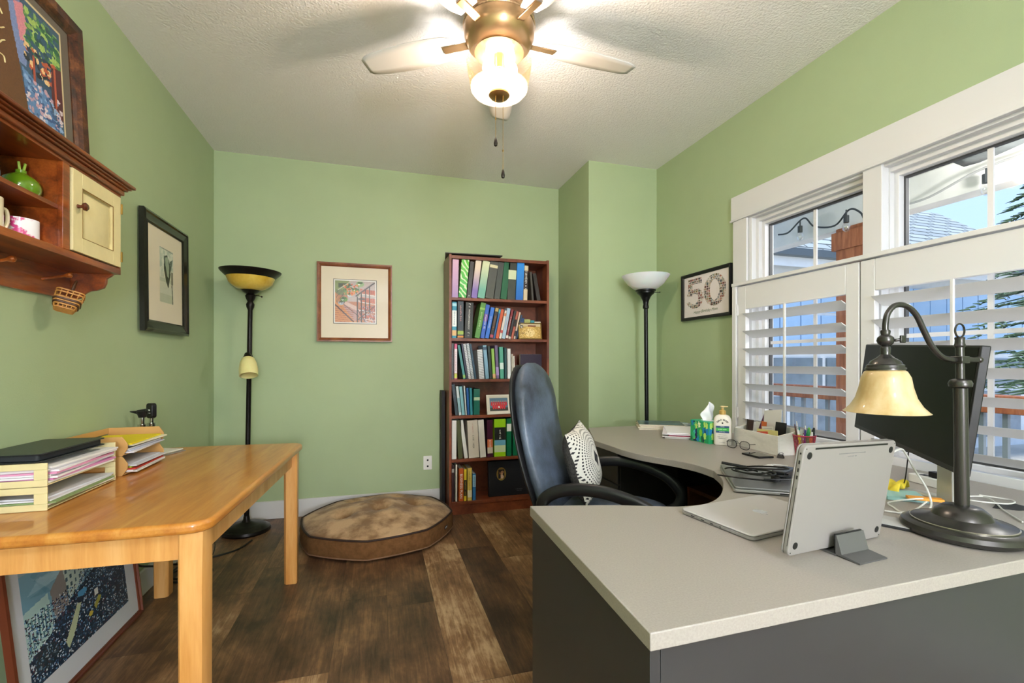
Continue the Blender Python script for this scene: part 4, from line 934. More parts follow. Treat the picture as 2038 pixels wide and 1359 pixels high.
def book(shelf, x0, w, lean, h, col, label, cat='book', kind='book', col2=None, txt=None, tcol=WINK, bands=None, depth=None, y=None, split=None, tkw={}, bindm=None):
    z = sh[shelf]+.0006; y = y or SY; d = depth or {'binder': .245, 'book': .17, 'spiral': .20, 'thin': .19}[kind]
    tilt = math.asin(max(-.5, min(.5, lean/h))); hh = h*math.cos(tilt)
    px = x0+w if lean > 0 else x0
    grp = {5: 'on the top shelf', 4: 'on the second shelf', 3: 'on the third shelf', 2: 'on the fourth shelf', 1: 'on the fifth shelf', 0: 'on the bottom shelf'}[shelf]
    t = thing({'binder': 'ring_binder', 'book': 'book', 'spiral': 'spiral_notebook', 'thin': 'booklet'}[kind], label, cat, (px, y, z), 0, 'books and binders '+grp, rot=(0, tilt, 0))
    X0, X1 = (-w, 0) if lean > 0 else (0, w); e = .0006; X0 += e; X1 -= e
    m = bindm or mat('cover_'+col, col, .4 if kind != 'binder' else .28, coat=.1 if kind != 'binder' else .3)
    h -= .001
    if kind == 'binder':
        b = MB(); b.box(X0, X0+.003, .002, d, 0, h); b.box(X1-.003, X1, .002, d, 0, h); b.box(X0, X1, 0, .003, 0, h); b.build('cover', m, t, bevel=.0008)
        b = MB(); b.box(X0+.0035, X1-.0035, .02, d-.01, .008, h-.015); b.build('pages', PAGES, t)
    elif kind == 'spiral':
        b = MB(); b.box(X0, X1, .006, d, 0, h); b.build('cover', m, t)
        b = MB()
        for k in range(int(h/.013)):
            zz = .008+.013*k; b.tube([(X0+.001, .014, zz), (X0+.001, -.002, zz), ((X0+X1)/2, -.005, zz+.002), (X1-.001, -.002, zz+.004), (X1-.001, .014, zz+.004)], .0012, 4, 2)
        b.build('spiral_wire', mat('dark_wire', '#38393d', .35, metal=.5), t)
    else:
        c = .0022 if w > .012 else .0008
        b = MB(); b.box(X0, X0+c, 0, d, 0, h); b.box(X1-c, X1, 0, d, 0, h); b.box(X0, X1, 0, c, 0, h); b.build('cover', m, t, bevel=.0004)
        b = MB(); b.box(X0+c+.0002, X1-c-.0002, c+.001, d-.004, .003, h-.004); b.build('pages', PAGES, t)
    fy = -.0007
    for (a, c_, cc) in (bands or []):
        b = MB(); b.box(X0+.0008, X1-.0008, fy, .0006, a*h, c_*h); b.build('spine_band', mat('band_'+cc, cc, .4), t, smooth=0); 
    if txt:
        for (s_, fz, fh, fw, tc__) in txt:
            if s_ in LEGIBLE: vtext(s_, (X0+X1)/2, fy-.0006, fz*h, fw*w, fh*h, tc__ or tcol, t, **tkw)
            else: marks(basis(((X0+X1)/2, fy-.0006, fz*h), (0, 0, -1), (1, 0, 0)), fh*h, fw*w*.7, tc__ or tcol, t, seed=len(s_)+int(x0*1000))
    return t
def grad(name, c1, c2, zc, zr, streak=None):
    m = mat(name, c1, .25, coat=.4); nt = m.node_tree; tc = nt.nodes.new('ShaderNodeTexCoord'); sp = nt.nodes.new('ShaderNodeSeparateXYZ')
    nt.links.new(tc.outputs['Object'], sp.inputs[0]); mr = nt.nodes.new('ShaderNodeMapRange'); mr.inputs['From Min'].default_value = zc-zr; mr.inputs['From Max'].default_value = zc+zr
    nt.links.new(sp.outputs[2], mr.inputs[0]); rp = nt.nodes.new('ShaderNodeValToRGB'); rp.color_ramp.elements[0].color = C(c1); rp.color_ramp.elements[1].color = C(c2)
    nt.links.new(mr.outputs[0], rp.inputs[0])
    if streak:
        n = nt.nodes.new('ShaderNodeTexWave'); n.inputs['Scale'].default_value = 14; n.inputs['Distortion'].default_value = 5; n.inputs['Detail'].default_value = 2; n.bands_direction = 'DIAGONAL'
        nt.links.new(tc.outputs['Object'], n.inputs[0]); r2 = nt.nodes.new('ShaderNodeValToRGB'); r2.color_ramp.elements[0].position = .62; r2.color_ramp.elements[1].position = .85
        mx = nt.nodes.new('ShaderNodeMixRGB'); nt.links.new(n.outputs[0], r2.inputs[0]); nt.links.new(r2.outputs[0], mx.inputs[0]); nt.links.new(rp.outputs[0], mx.inputs[1]); mx.inputs[2].default_value = C(streak)
        nt.links.new(mx.outputs[0], nt.nodes['Principled BSDF'].inputs['Base Color'])
    else: nt.links.new(rp.outputs[0], nt.nodes['Principled BSDF'].inputs['Base Color'])
    return m
G1 = grad('lilac_fade', '#a583b8', '#d3a9c4', .15, .13); G2 = grad('green_streaks', '#1fa63a', '#5fc23c', .15, .15, '#d9efc0'); G3 = grad('lilac_to_cream', '#7d63b0', '#e0cdb8', .15, .09); G4 = grad('teal_to_cream', '#6fae9c', '#d5dcb4', .17, .1)
book(5, .551, .049, .006, .298, '#b090c0', 'lilac binder at the left end of the top shelf', 'binder', 'binder', bindm=G1)
book(5, .603, .061, .026, .303, '#22a63a', 'bright green streaked binder on the top shelf', 'binder', 'binder', bindm=G2)
book(5, .668, .032, .028, .289, '#3c3638', 'narrow dark brown binder between the green and lilac ones on the top shelf', 'binder', 'binder', txt=[('o', .06, .03, .3, None)])
book(5, .703, .047, .038, .300, '#9f88b8', 'cream to violet faded binder on the top shelf', 'binder', 'binder', bindm=G3)
book(5, .753, .058, .046, .300, '#8fc0a8', 'cream to teal faded binder on the top shelf', 'binder', 'binder', bindm=G4)
book(5, .816, .067, .044, .301, '#4a4a46', 'wide charcoal binder with a cream band near the top, top shelf', 'binder', 'binder', bands=[(.82, .90, '#d8cfa8')])
book(5, .888, .048, .038, .299, '#3f4140', 'plain grey-black binder left of the dark green one, top shelf', 'binder', 'binder')
book(5, .940, .052, .034, .299, '#0f5a3a', 'dark green binder on the top shelf', 'binder', 'binder')
book(5, .997, .068, .014, .298, '#3a3c38', 'charcoal binder with an oval cream sticker, top shelf', 'binder', 'binder', bands=[(.55, .80, '#d3dcb8')])
book(5, 1.068, .062, .014, .304, '#1c7ade', 'bright blue binder on the top shelf', 'binder', 'binder', bindm=grad('blue_gloss', '#1568c8', '#2f92f0', .15, .15))
book(5, 1.132, .036, .010, .283, '#d6c6a6', 'cream nurse reference book with red lettering on the top shelf', bands=[(.32, .85, '#2c1a18')], txt=[('NURSE PRACTICE', .58, .5, .8, None)])
book(5, 1.205, .020, -.018, .235, '#4b4742', 'thin grey book leaning to the left at the right of the top shelf')
book(5, 1.250, .034, -.040, .225, '#2c2320', 'dark brown book leaning at the right end of the top shelf')
book(4, .551, .038, .002, .284, '#1e8aa8', 'teal and white textbook at the left end of the second shelf', bands=[(.88, .96, '#9fd4e0'), (.32, .76, '#e8f0ee'), (.07, .22, '#d9b478')], txt=[('Diagnostic Reference', .54, .40, .55, mat('teal_ink', '#17708c', .5))])
book(4, .594, .050, .001, .290, '#24303c', 'navy primary care textbook with an apple on the spine', bands=[(.02, .07, '#d98a2c'), (.1, .2, '#9fb84a')], txt=[('PRIMARY CARE', .68, .42, .42, mat('pink_ink', '#d8a09a', .5))])
book(4, .648, .064, .012, .282, '#20211f', 'thick black pathophysiology textbook with white lettering', txt=[('PATHOPHYSIOLOGY', .52, .56, .36, None), ('McCANCE', .92, .1, .5, None), ('HUETHER', .10, .12, .5, None)])
book(4, .728, .044, .054, .286, '#4f8a34', 'green textbook leaning right on the second shelf', bands=[(.80, .86, '#8fbf5a')], txt=[('Pharmacotherapeutics', .5, .5, .45, mat('pale_green_ink', '#cfe6a8', .5))])
book(4, .775, .035, .046, .272, '#2c5cc0', 'royal blue textbook leaning right on the second shelf', bands=[(.5, .72, '#6a4aa0')], txt=[('Women\'s Health', .5, .4, .55, None)])
book(4, .812, .034, .050, .252, '#2a6ed0', 'bright blue paperback leaning right on the second shelf', txt=[('Adult Health', .5, .4, .5, None)])
book(4, .850, .029, .051, .256, '#2c211f', 'black spine book with gold top, leaning right on the second shelf', bands=[(.86, .97, '#b5995a'), (.03, .12, '#b5485c')], txt=[('Dermatology', .5, .45, .5, mat('orange_ink', '#d98850', .5))])
book(4, .880, .018, .050, .245, '#1f5c9c', 'thin dark blue book leaning right on the second shelf', bands=[(.85, .97, '#3fa0b0')])
book(4, .899, .027, .047, .240, '#d0582c', 'orange book leaning right on the second shelf')
book(4, .927, .022, .050, .232, '#dcd3cc', 'white book with a red squiggle, leaning right on the second shelf', bands=[(.2, .3, '#b8443c'), (.8, .9, '#c8784a')])
book(4, .950, .031, .047, .250, '#a9c4dc', 'pale blue book leaning right on the second shelf', txt=[('Guidelines', .5, .45, .4, REDINK)])
book(4, .982, .021, .050, .242, '#8a2c34', 'dark red book leaning right on the second shelf', bands=[(.02, .12, '#e0d8d0')], txt=[('Cardiology', .5, .5, .5, None)])
book(4, 1.004, .021, .050, .232, '#2c2a30', 'slim black paperback with a pale foot, leaning right on the second shelf', bands=[(.0, .08, '#cfc8c0')])
book(4, 1.026, .022, .048, .228, '#b05a48', 'brick red and black paperback leaning right on the second shelf', bands=[(.45, .7, '#241c1c')])
book(4, 1.049, .017, .048, .222, '#d6c0ae', 'beige paperback at the right end of the leaning row', bands=[(.1, .3, '#30303c')])
book(4, 1.067, .015, .045, .200, '#35496a', 'small navy booklet at the end of the leaning row')
book(3, .549, .018, .001, .279, '#55585a', 'grey spiral notebook at the left end of the third shelf', 'notebook', 'spiral')
book(3, .569, .024, .001, .276, '#c8507c', 'magenta and yellow booklet on the third shelf', bands=[(.03, .16, '#c9cf52'), (.17, .86, '#eadfe4')], txt=[('Patient Teaching', .52, .55, .5, REDINK)], kind='thin')
book(3, .640, .022, -.046, .269, '#3f8a8a', 'teal booklet leaning left on the third shelf', kind='thin', bands=[(.03, .12, '#8fb85a')])
book(3, .664, .018, -.042, .280, '#2d2c44', 'navy notebook leaning left on the third shelf', kind='thin')
book(3, .684, .021, -.043, .279, '#d8dade', 'first white wire bound notebook of the leaning pair, third shelf', 'notebook', 'spiral')
book(3, .707, .022, -.042, .282, '#c4ccd2', 'second wire bound notebook with a bluish cover, third shelf', 'notebook', 'spiral')
book(3, .731, .018, -.042, .278, '#2a4f66', 'dark blue wire bound notebook on the third shelf', 'notebook', 'spiral')
book(3, .770, .042, -.018, .232, '#dfe1e4', 'thick white wire bound manual on the third shelf', 'notebook', 'spiral')
book(3, .818, .032, -.023, .268, '#7aa4bc', 'light blue textbook leaning left on the third shelf', bands=[(.86, .95, '#38506a')])
book(3, .853, .022, -.020, .262, '#20302c', 'black-green folder on the third shelf', kind='thin')
book(3, .878, .026, -.015, .242, '#8fbc52', 'lime green booklet with an orange foot on the third shelf', bands=[(.02, .16, '#d8a878')], kind='thin')
book(3, .906, .026, -.014, .268, '#6c5a80', 'mauve grey booklet on the third shelf', kind='thin', bands=[(.1, .35, '#a48cc0')])
book(3, .938, .034, -.009, .256, '#4ea088', 'sea green booklet with white lettering on the third shelf', kind='thin', bands=[(.3, .5, '#cfe4dc')])
book(3, .975, .020, -.003, .250, '#1f4a50', 'dark teal booklet on the third shelf', kind='thin')
book(3, 1.0, .030, -.003, .243, '#dcdfe0', 'white magazine file with three dots on the third shelf', kind='thin')
book(3, 1.034, .013, -.002, .200, '#d9d4c4', 'short cream booklet on the third shelf', kind='thin')
book(3, 1.050, .011, -.002, .185, '#e9e4da', 'shortest white booklet at the right end of the third shelf row', kind='thin')
book(2, .580, .024, -.030, .243, '#43525c', 'steel grey wire bound notebook at the left end of the fourth shelf', 'notebook', 'spiral')
book(2, .606, .022, -.025, .228, '#cfdadb', 'pale wire bound notebook leaning left on the fourth shelf', kind='thin', bands=[(.1, .6, '#8fb4bc')])
book(2, .630, .026, -.024, .226, '#7fb6c2', 'pale teal booklet leaning left on the fourth shelf', kind='thin')
book(2, .658, .013, -.016, .230, '#dde2e4', 'thin white booklet on the fourth shelf', kind='thin')
book(2, .673, .020, -.010, .214, '#1f5fa8', 'bright blue booklet on the fourth shelf', kind='thin')
book(2, .695, .022, -.007, .213, '#2f8ea0', 'turquoise booklet beside the square green file on the fourth shelf', kind='thin')
book(2, .722, .050, .002, .204, '#1f6e60', 'dark teal storage file with a label window on the fourth shelf', 'file', 'binder', bands=[(.56, .68, '#b8d0b0')])
book(1, .551, .036, 0.001, .302, '#e2e0da', 'plain white binder at the left end of the fifth shelf', 'binder', 'binder')
book(1, .601, .036, -.014, .300, '#55583a', 'olive brown binder on the fifth shelf', 'binder', 'binder')
book(1, .650, .029, -.040, .303, '#dddcd8', 'narrow white binder leaning left on the fifth shelf', 'binder', 'binder')
book(1, .686, .083, -.015, .297, '#d9cfc4', 'wide cream binder with handwritten style title on the fifth shelf', 'binder', 'binder', txt=[('Creative', .42, .34, .26, INK), ('Memories', .8, .25, .10, REDINK)], tkw=dict(shear=.4))
book(1, .776, .048, -.020, .299, '#e0dcd8', 'white binder right of the wide cream one on the fifth shelf', 'binder', 'binder')
book(1, .834, .046, -.003, .296, '#451c34', 'dark plum binder with an orange label on the fifth shelf', 'binder', 'binder', bands=[(.26, .48, '#d8744a'), (.10, .26, '#d8c8b8')], txt=[('Recipes', .37, .16, .5, None)])
book(1, .890, .095, .0, .300, '#9bd01e', 'lime green boxed binder with a black label on the fifth shelf', 'binder', 'binder', bands=[(.44, .78, '#1c1e1c'), (.30, .44, '#6fb0d0'), (.12, .30, '#cfe0b8')], txt=[('Better Living', .60, .28, .25, None)])
book(1, .992, .040, .001, .302, '#136b48', 'green binder with a white name label on the fifth shelf', 'binder', 'binder', bands=[(.66, .86, '#dfe4dc')])
book(1, 1.046, .066, 0, .303, '#0f6a44', 'plain deep green binder on the fifth shelf', 'binder', 'binder')
book(1, 1.135, .078, -.012, .258, '#cfcdca', 'white binder half hidden behind the office chair', 'binder', 'binder')
book(0, .550, .020, .000, .286, '#3a2226', 'dark maroon book at the left end of the bottom shelf', bands=[(.8, .9, '#b0a8a0')])
book(0, .578, .016, .001, .288, '#dcd8cc', 'thin white book on the bottom shelf')
book(0, .604, .039, .002, .256, '#c25a1e', 'orange business plan book on the bottom shelf', txt=[('BUSINESS PLAN', .46, .80, .50, None)])
book(0, .645, .023, .001, .248, '#e2c22c', 'yellow grant writing guide on the bottom shelf', bands=[(.16, .66, '#1c1c1c')], txt=[('Business Plans', .4, .42, .5, mat('yellow_ink', '#e2c22c', .5))])
book(0, .674, .036, .000, .254, '#dcc05a', 'gold and cream book on the bottom shelf', bands=[(.1, .32, '#e6dcc0')], txt=[('EXCEL', .75, .3, .45, INK), ('for business', .4, .32, .3, INK)])
book(0, .714, .027, .000, .209, '#2a72b0', 'short blue book right of the gold one on the bottom shelf', bands=[(.5, .95, '#8fc0e0')], txt=[('Marketing', .72, .35, .6, mat('navy_ink', '#173a5c', .5))])
# second shelf: small boxes on top of the gold frame
NV = ['#2c4a78', '#a8b06a', '#2c8a98', '#d8d0c0']
lab = ['small navy box behind the gilt photo frame', 'small olive green box behind the gilt photo frame', 'small turquoise box behind the gilt photo frame', 'tiny cream ornament behind the gilt photo frame']
for k, (x, w, h) in enumerate(((1.102, .045, .175), (1.150, .050, .165), (1.203, .032, .158), (1.240, .05, .148))):
    t = thing('small_box', lab[k], 'box', (x+w/2, 3.62, sh[4]+.0005)); b = MB(); b.box(-w/2, w/2, -.04, .04, 0, h-.02); b.build('box', mat('box_'+NV[k], NV[k], .5), t, bevel=.001)
    b = MB(); b.box(-w/2-.001, w/2+.001, -.041, .041, h-.0195, h); b.build('lid', mat('boxlid_'+NV[k], NV[k], .4, var=.2, vscale=60), t, bevel=.001)
def stand_frame(name, label, x, y, z, w, h, fw, fm, img, rz=0, leanb=R(10), land=.8, fd=.012):
    th_ = leanb
    M = Matrix.Translation((x, y, z+.0006+ (h/2)*math.cos(th_))) @ Matrix.Rotation(rz, 4, 'Z') @ Matrix.Translation((0, (h/2)*math.sin(th_), 0)) @ Matrix.Rotation(R(90)-th_, 4, 'X')
    t = frame_thing(name, label, M, w, h, fw, fd, fm, None, 'photo frame', glass=False)
    b = MB(); b.box(-w/2+fw*.7, w/2-fw*.7, -h/2+fw*.7, h/2-fw*.7, 0.0005, fd*.5); b.build('backing', fm, t, smooth=0)
    panel('photo', img, Matrix.Translation((0, 0, fd*.5+.0004)), w-2*fw, h-2*fw, ART, t)
    b = MB(); b.M = Matrix.Rotation(R(22), 4, 'X'); b.box(-.012, .012, -h/2*1.02, .0, -.004, -.001); b.build('easel_leg', BLACK, t)
    return t
im = Img(70, 46, '#c9a862'); im.rect(0, 1, 0, 1, '#b8954c'); im.ell(.5, .6, .35, .4, '#d9b56a'); im.ell(.5, .62, .22, .28, '#efd9a0'); im.rect(.0, 1, 0, .2, '#c8b590'); im.ell(.12, .22, .08, .12, '#2f3440'); im.ell(.12, .22, .05, .07, '#b8b0a0'); im.rect(.42, .78, .1, .2, '#7a3a34'); im.rect(.1, .25, .55, .7, '#8a6a3c')
im.spk(random.Random(3), 200, 0, 1, .3, 1, ['#caa45a', '#a8843c', '#e2c88a'], .02)
stand_frame('framed_photo', 'gilt framed photograph on the second shelf', 1.187, 3.545, sh[4], .198, .134, .007, mat('gilt_frame', '#8f7440', .3, metal=.5), im, leanb=R(8))
im = Img(70, 46, '#5a7a90'); im.rect(0, 1, 0, .35, '#5c7c94'); im.rect(0, 1, .75, 1, '#3a3c38')
for k in range(9): im.ell(.1+.1*k, .45, .05, .15, '#c8202c'); im.ell(.1+.1*k, .26, .022, .045, '#c89a80')
for k in range(6): im.ell(.2+.12*k, .68, .055, .2, '#d42834'); im.ell(.2+.12*k, .46, .022, .045, '#c89a80')
im.ell(.5, .7, .05, .08, '#e8e8e8')
stand_frame('framed_photo', 'white framed photo of a team in red shirts on the fourth shelf', .930, 3.550, sh[2], .205, .155, .026, mat('white_photo_frame', '#e4ddd0', .4), im, rz=R(4), leanb=R(12))
# dark album third shelf, black album bottom shelf
t = thing('photo_album', 'dark purple album standing behind the chair on the third shelf', 'album', (1.235, 3.66, sh[3]+.0005)); b = MB(); b.box(-.095, .095, 0, .03, 0, .20); b.build('cover', mat('purple_black_cover', '#2d2036', .5), t, bevel=.002)
b = MB(); b.box(-.0955, .088, .004, .026, .004, .2004); b.build('pages', PAGES, t)
t = thing('wedding_album', 'large black album with an oval portrait on the bottom shelf', 'album', (1.03, 3.60, sh[0]+.0005), rot=(R(-3), 0, 0))
b = MB(); b.box(-.172, .172, 0, .045, 0, .282); b.build('cover', mat('black_leatherette', '#12131a', .45, bump=.1, bscale=200), t, bevel=.003)
M_ = basis((-.068, -.0006, .178), (1, 0, 0), (0, 0, 1))
b = MB(); b.M = M_; b.prism([(.040*math.cos(2*PI*i/32), .053*math.sin(2*PI*i/32)) for i in range(32)], 0, .002); b.build('oval_rim', mat('gilt_rim', '#b89a58', .3, metal=.7), t)
im = Img(36, 48, '#16120f'); im.ell(.35, .35, .2, .2, '#8a5c46'); im.ell(.3, .2, .28, .12, '#2a1a14'); im.ell(.6, .42, .18, .18, '#c8987c'); im.ell(.68, .28, .24, .14, '#a87a58'); im.ell(.55, .82, .35, .25, '#d8b8a0'); im.ell(.2, .8, .2, .3, '#1a1a20')
im.a = im.a
p_ = panel('portrait', im, M_ @ Matrix.Translation((0, 0, .0026)), .050, .072, ART, t)
for q in (0, 1): marks(M_ @ Matrix.Translation((.15, -.130-.012*q, .0004)), .06-.02*q, .006, mat('grey_ink', '#8a8890', .5), t, 7+q)
# black folder on top, black board beside
t = thing('black_folder', 'flat black folder lying on top of the bookcase', 'folder', (.75, 3.68, BH+.0005))
b = MB(); b.add([(-.255, -.16, 0), (.20, -.155, .004), (.18, .10, .004), (-.22, .10, .004), (-.255, -.16, .006), (.20, -.155, .012), (.18, .10, .014), (-.22, .10, .014)], [(0, 3, 2, 1), (4, 5, 6, 7), (0, 1, 5, 4), (1, 2, 6, 5), (2, 3, 7, 6), (3, 0, 4, 7)]); b.build('cover', BLACK, t)
t = thing('black_board', 'narrow black board standing between the bookcase and the wall', 'board', (.508, 3.76, 0)); b = MB(); b.box(-.016, .012, -.05, .06, 0, .955); b.build('board', mat('matt_black_board', '#0d0d0e', .6), t, bevel=.001)

# ------------------------------------------------------------------ desks
DT = mat('grey_speckled_laminate', '#a29b95', .42, var=.07, vscale=260, bump=.05, bscale=300)
DTE = mat('grey_laminate_edge', '#a9a59d', .45, var=.07, vscale=260)
CHAR = mat('charcoal_panel', '#3b3a3c', .38)
DZ = .75
def bez(pts, k=6): return [(p.x, p.y) for p in smoothpath([(x, y, 0) for x, y in pts], k)]
inner1 = bez([(.439, 1.312), (.55, 1.285), (.685, 1.250), (.80, 1.205), (.876, 1.182), (.967, 1.185), (1.059, 1.238), (1.153, 1.330), (1.232, 1.430), (1.285, 1.535)])
near = [(.416, .640), (2.085, .660), (2.085, 1.535)] + inner1[::-1]
t = thing('corner_desk', 'large grey topped corner desk with charcoal panels in the foreground', 'desk', (1.2, .95, 0))
T = Matrix.Translation((-1.2, -.95, 0))
b = MB(); b.M = T; b.prism(near, DZ-.030, DZ); b.build('worktop', DT, t, bevel=.002)
b = MB(); b.M = T; b.box(.436, .456, .672, 1.280, 0, DZ-.031); b.build('side_panel', CHAR, t, bevel=.001)
b = MB(); b.M = T; b.box(.457, 2.07, .672, .690, 0, DZ-.031); b.build('front_panel', CHAR, t, bevel=.001)
b = MB(); b.M = T; b.box(2.05, 2.07, .70, 1.53, .0, DZ-.031); b.build('back_panel', CHAR, t)
b = MB(); b.M = T @ Matrix.Translation((1.80, .90, DZ+.0002)) @ Matrix.Rotation(R(-8), 4, 'Z'); b.prism([(-.055, .0), (-.005, -.032), (.06, -.028), (.06, .03), (.0, .03)], 0, .0012); b.build('grommet', mat('dark_grommet', '#2a2a2c', .6), t)
inner2 = bez([(1.285, 1.5365), (1.287, 1.643), (1.253, 1.758), (1.185, 1.90), (1.160, 2.03), (1.158, 2.15), (1.150, 2.312)])
far = [(1.285, 1.5365), (2.085, 1.5365), (2.085, 2.786), (1.340, 2.786)] + inner2[::-1][:-1]
t = thing('desk_extension', 'grey topped desk section by the window wall carrying the magazines', 'desk', (1.6, 2.2, 0)); T = Matrix.Translation((-1.6, -2.2, 0))
b = MB(); b.M = T; b.prism(far, DZ-.030, DZ); b.build('worktop', DT, t, bevel=.002)
b = MB(); b.M = T; b.box(1.36, 2.07, 2.74, 2.76, 0, DZ-.031); b.build('end_panel', CHAR, t)
b = MB(); b.M = T; b.box(2.05, 2.07, 1.54, 2.735, 0, DZ-.031); b.build('back_panel', CHAR, t)
b = MB(); b.M = T; b.box(1.36, 1.75, 2.40, 2.735, 0, .70); b.build('drawer_unit', CHAR, t, bevel=.002)
for k in range(3):
    b = MB(); b.M = T; b.box(1.345, 1.3595, 2.405, 2.73, .02+.225*k, .235+.225*k); b.build('drawer', CHAR, t, bevel=.002)
t = thing('storage_shelf', 'low brown wooden shelf under the far desk', 'shelf', (1.9, 2.1, 0)); WB = wood('brown_shelf', ['#6b4028', '#7d4e32'], .5, 5, (1, 1, 1), 0)
b = MB(); b.box(-.12, .13, -.25, .25, .0, .02); b.box(-.12, .13, -.25, .25, .42, .44); b.box(-.12, .13, -.25, -.23, .02, .42); b.box(-.12, .13, .23, .25, .02, .42); b.build('carcass', WB, t)

# ------------------------------------------------------------------ office chair
LEA = mat('blue_grey_leather', '#2f343d', .45, bump=.4, bscale=130, col2='#626f84', vscale=4.5, coat=.1)
CB = mat('chair_black_plastic', '#1d1d20', .35)
t = thing('office_chair', 'high backed blue-grey leather office chair with loop arms pulled up to the desk', 'office chair', (.985, 1.845, 0), R(-40))
def sup(a, n=3.2): 
    c, s = math.cos(a), math.sin(a); return (abs(c)**(2/n)*(1 if c >= 0 else -1), abs(s)**(2/n)*(1 if s >= 0 else -1))
b = MB(); rings = []
for (k, z) in ((.55, .44), (.9, .445), (1, .47), (1, .50), (.95, .53), (.8, .545), (.4, .55)):
    rings.append([(.01+.25*k*sup(2*PI*i/40)[0], .255*k*sup(2*PI*i/40)[1], z) for i in range(40)])
b.rings(rings); b.build('seat', LEA, t, smooth=60)
def backring(tt, wk=1, dk=1, off=0):
    z = .50+.68*tt
    xc = -.215 - .155*tt - .03*math.sin(PI*tt) + off
    w = (.215+.018*math.sin(PI*min(1, tt*1.25)))*(1 if tt < .72 else max(.02, math.sqrt(max(0, 1-((tt-.72)/.285)**2.2))))*wk
    d = (.045+.012*math.sin(PI*tt*2)**2)*(1 if tt < .85 else max(.05, math.sqrt(max(0, 1-((tt-.85)/.155)**2))))*dk
    return [(xc + d*sup(2*PI*i/40, 2.4)[0] + (-.035*wk*(abs(w*sup(2*PI*i/40, 2.4)[1])/.26)**2*-1)*.6, w*sup(2*PI*i/40, 2.4)[1], z) for i in range(40)]
ts = [0, .02, .06, .15, .25, .35, .45, .55, .65, .75, .82, .88, .92, .95, .975, .99, 1.0]
b = MB(); b.rings([backring(x, .985) for x in ts]); b.build('backrest', LEA, t, smooth=80)
b = MB(); b.rings([backring(x*.985, 1.02, .42, -.042) for x in ts]); b.build('back_shell', CB, t, smooth=80)
for sy in (-1, 1):
    y = sy*.285
    b = MB(); P = [(-.215, y*.98, .575), (-.20, y, .625), (-.13, y, .668), (0, y*1.02, .685), (.12, y*1.02, .668), (.22, y*1.01, .628), (.285, y, .560), (.275, y*.98, .50), (.20, y*.95, .455), (.10, y*.9, .435)]
    b.tube(P, .026, 14, 6, flat=.62, up=(0, 1, 0)); b.build('armrest', CB, t, smooth=60)
    b = MB(); b.cyl((-.19, y*1.0, .60), (-.19, y*1.1, .60), .009); b.build('arm_bolt', CHROME, t)
b = MB(); b.cyl((0, 0, .40), (0, 0, .44), .09); b.box(-.18, .12, -.26, .26, .425, .437); b.build('seat_plate', CB, t)
b = MB(); b.cyl((0, 0, .10), (0, 0, .40), .028); b.build('gas_lift', CB, t)
for k in range(5):
    a = R(72*k+20); b = MB(); b.M = Matrix.Rotation(a, 4, 'Z'); b.add([(.02, -.03, .075), (.30, -.018, .07), (.30, .018, .07), (.02, .03, .075), (.02, -.03, .125), (.30, -.018, .09), (.30, .018, .09), (.02, .03, .125)], [(0, 3, 2, 1), (4, 5, 6, 7), (0, 1, 5, 4), (1, 2, 6, 5), (2, 3, 7, 6), (3, 0, 4, 7)]); lg = b.build('base_leg', CB, t, bevel=.005)
    b = MB(); b.M = Matrix.Rotation(a, 4, 'Z'); b.cyl((.28, -.024, .027), (.28, -.006, .027), .027); b.cyl((.28, .006, .027), (.28, .024, .027), .027); b.cyl((.28, -.02, .045), (.28, .02, .045), .012); b.build('caster', BLACK, lg)
# pillow
PW = bpy.data.materials.new('dotted_white_fabric'); PW.use_nodes = True; nt = PW.node_tree; pb = nt.nodes['Principled BSDF']; pb.inputs['Roughness'].default_value = .9
tc = nt.nodes.new('ShaderNodeTexCoord'); sp = nt.nodes.new('ShaderNodeSeparateXYZ'); nt.links.new(tc.outputs['Object'], sp.inputs[0])
def mth(op, a, b_=None, c=None):
    m = nt.nodes.new('ShaderNodeMath'); m.operation = op
    for i, x in enumerate((a, b_, c)):
        if x is None: continue
        if isinstance(x, (int, float)): m.inputs[i].default_value = x
        else: nt.links.new(x, m.inputs[i])
    return m.outputs[0]
ax, ay = mth('ABSOLUTE', sp.outputs[0]), mth('ABSOLUTE', sp.outputs[1])
man = mth('ADD', ax, ay); rad = mth('SQRT', mth('ADD', mth('MULTIPLY', sp.outputs[0], sp.outputs[0]), mth('MULTIPLY', sp.outputs[1], sp.outputs[1])))
ang_ = mth('ARCTAN2', sp.outputs[1], sp.outputs[0])
ringm = mth('GREATER_THAN', mth('SINE', mth('MULTIPLY', rad, 420)), .25); dotm = mth('GREATER_THAN', mth('SINE', mth('MULTIPLY', ang_, 64)), -.1)
far_ = mth('GREATER_THAN', rad, .055); d_ = mth('MULTIPLY', mth('MULTIPLY', ringm, dotm), far_); cen = mth('LESS_THAN', man, .04); allm = mth('MAXIMUM', d_, cen)
mx = nt.nodes.new('ShaderNodeMixRGB'); mx.inputs[1].default_value = C('#dcd8d0'); mx.inputs[2].default_value = C('#2c2b30'); nt.links.new(allm, mx.inputs[0]); nt.links.new(mx.outputs[0], pb.inputs['Base Color'])
PD = mat('charcoal_fleck_fabric', '#56524f', .95, col2='#2f2d2e', vscale=120, bump=.6, bscale=200)
f_ = Vector((math.cos(R(-40)), math.sin(R(-40)), 0)); l_ = Vector((-f_.y, f_.x, 0))
pc = Vector((.985, 1.845, 0)) + f_*(-.125) + l_*.03 + Vector((0, 0, .728))
f2 = Vector((math.cos(R(-37)), math.sin(R(-37)), 0)); zx = (f2*.95 + Vector((0, 0, .27))).normalized()
yv = (Vector((0, 0, 1)) - zx*zx.z).normalized(); xv = yv.cross(zx)
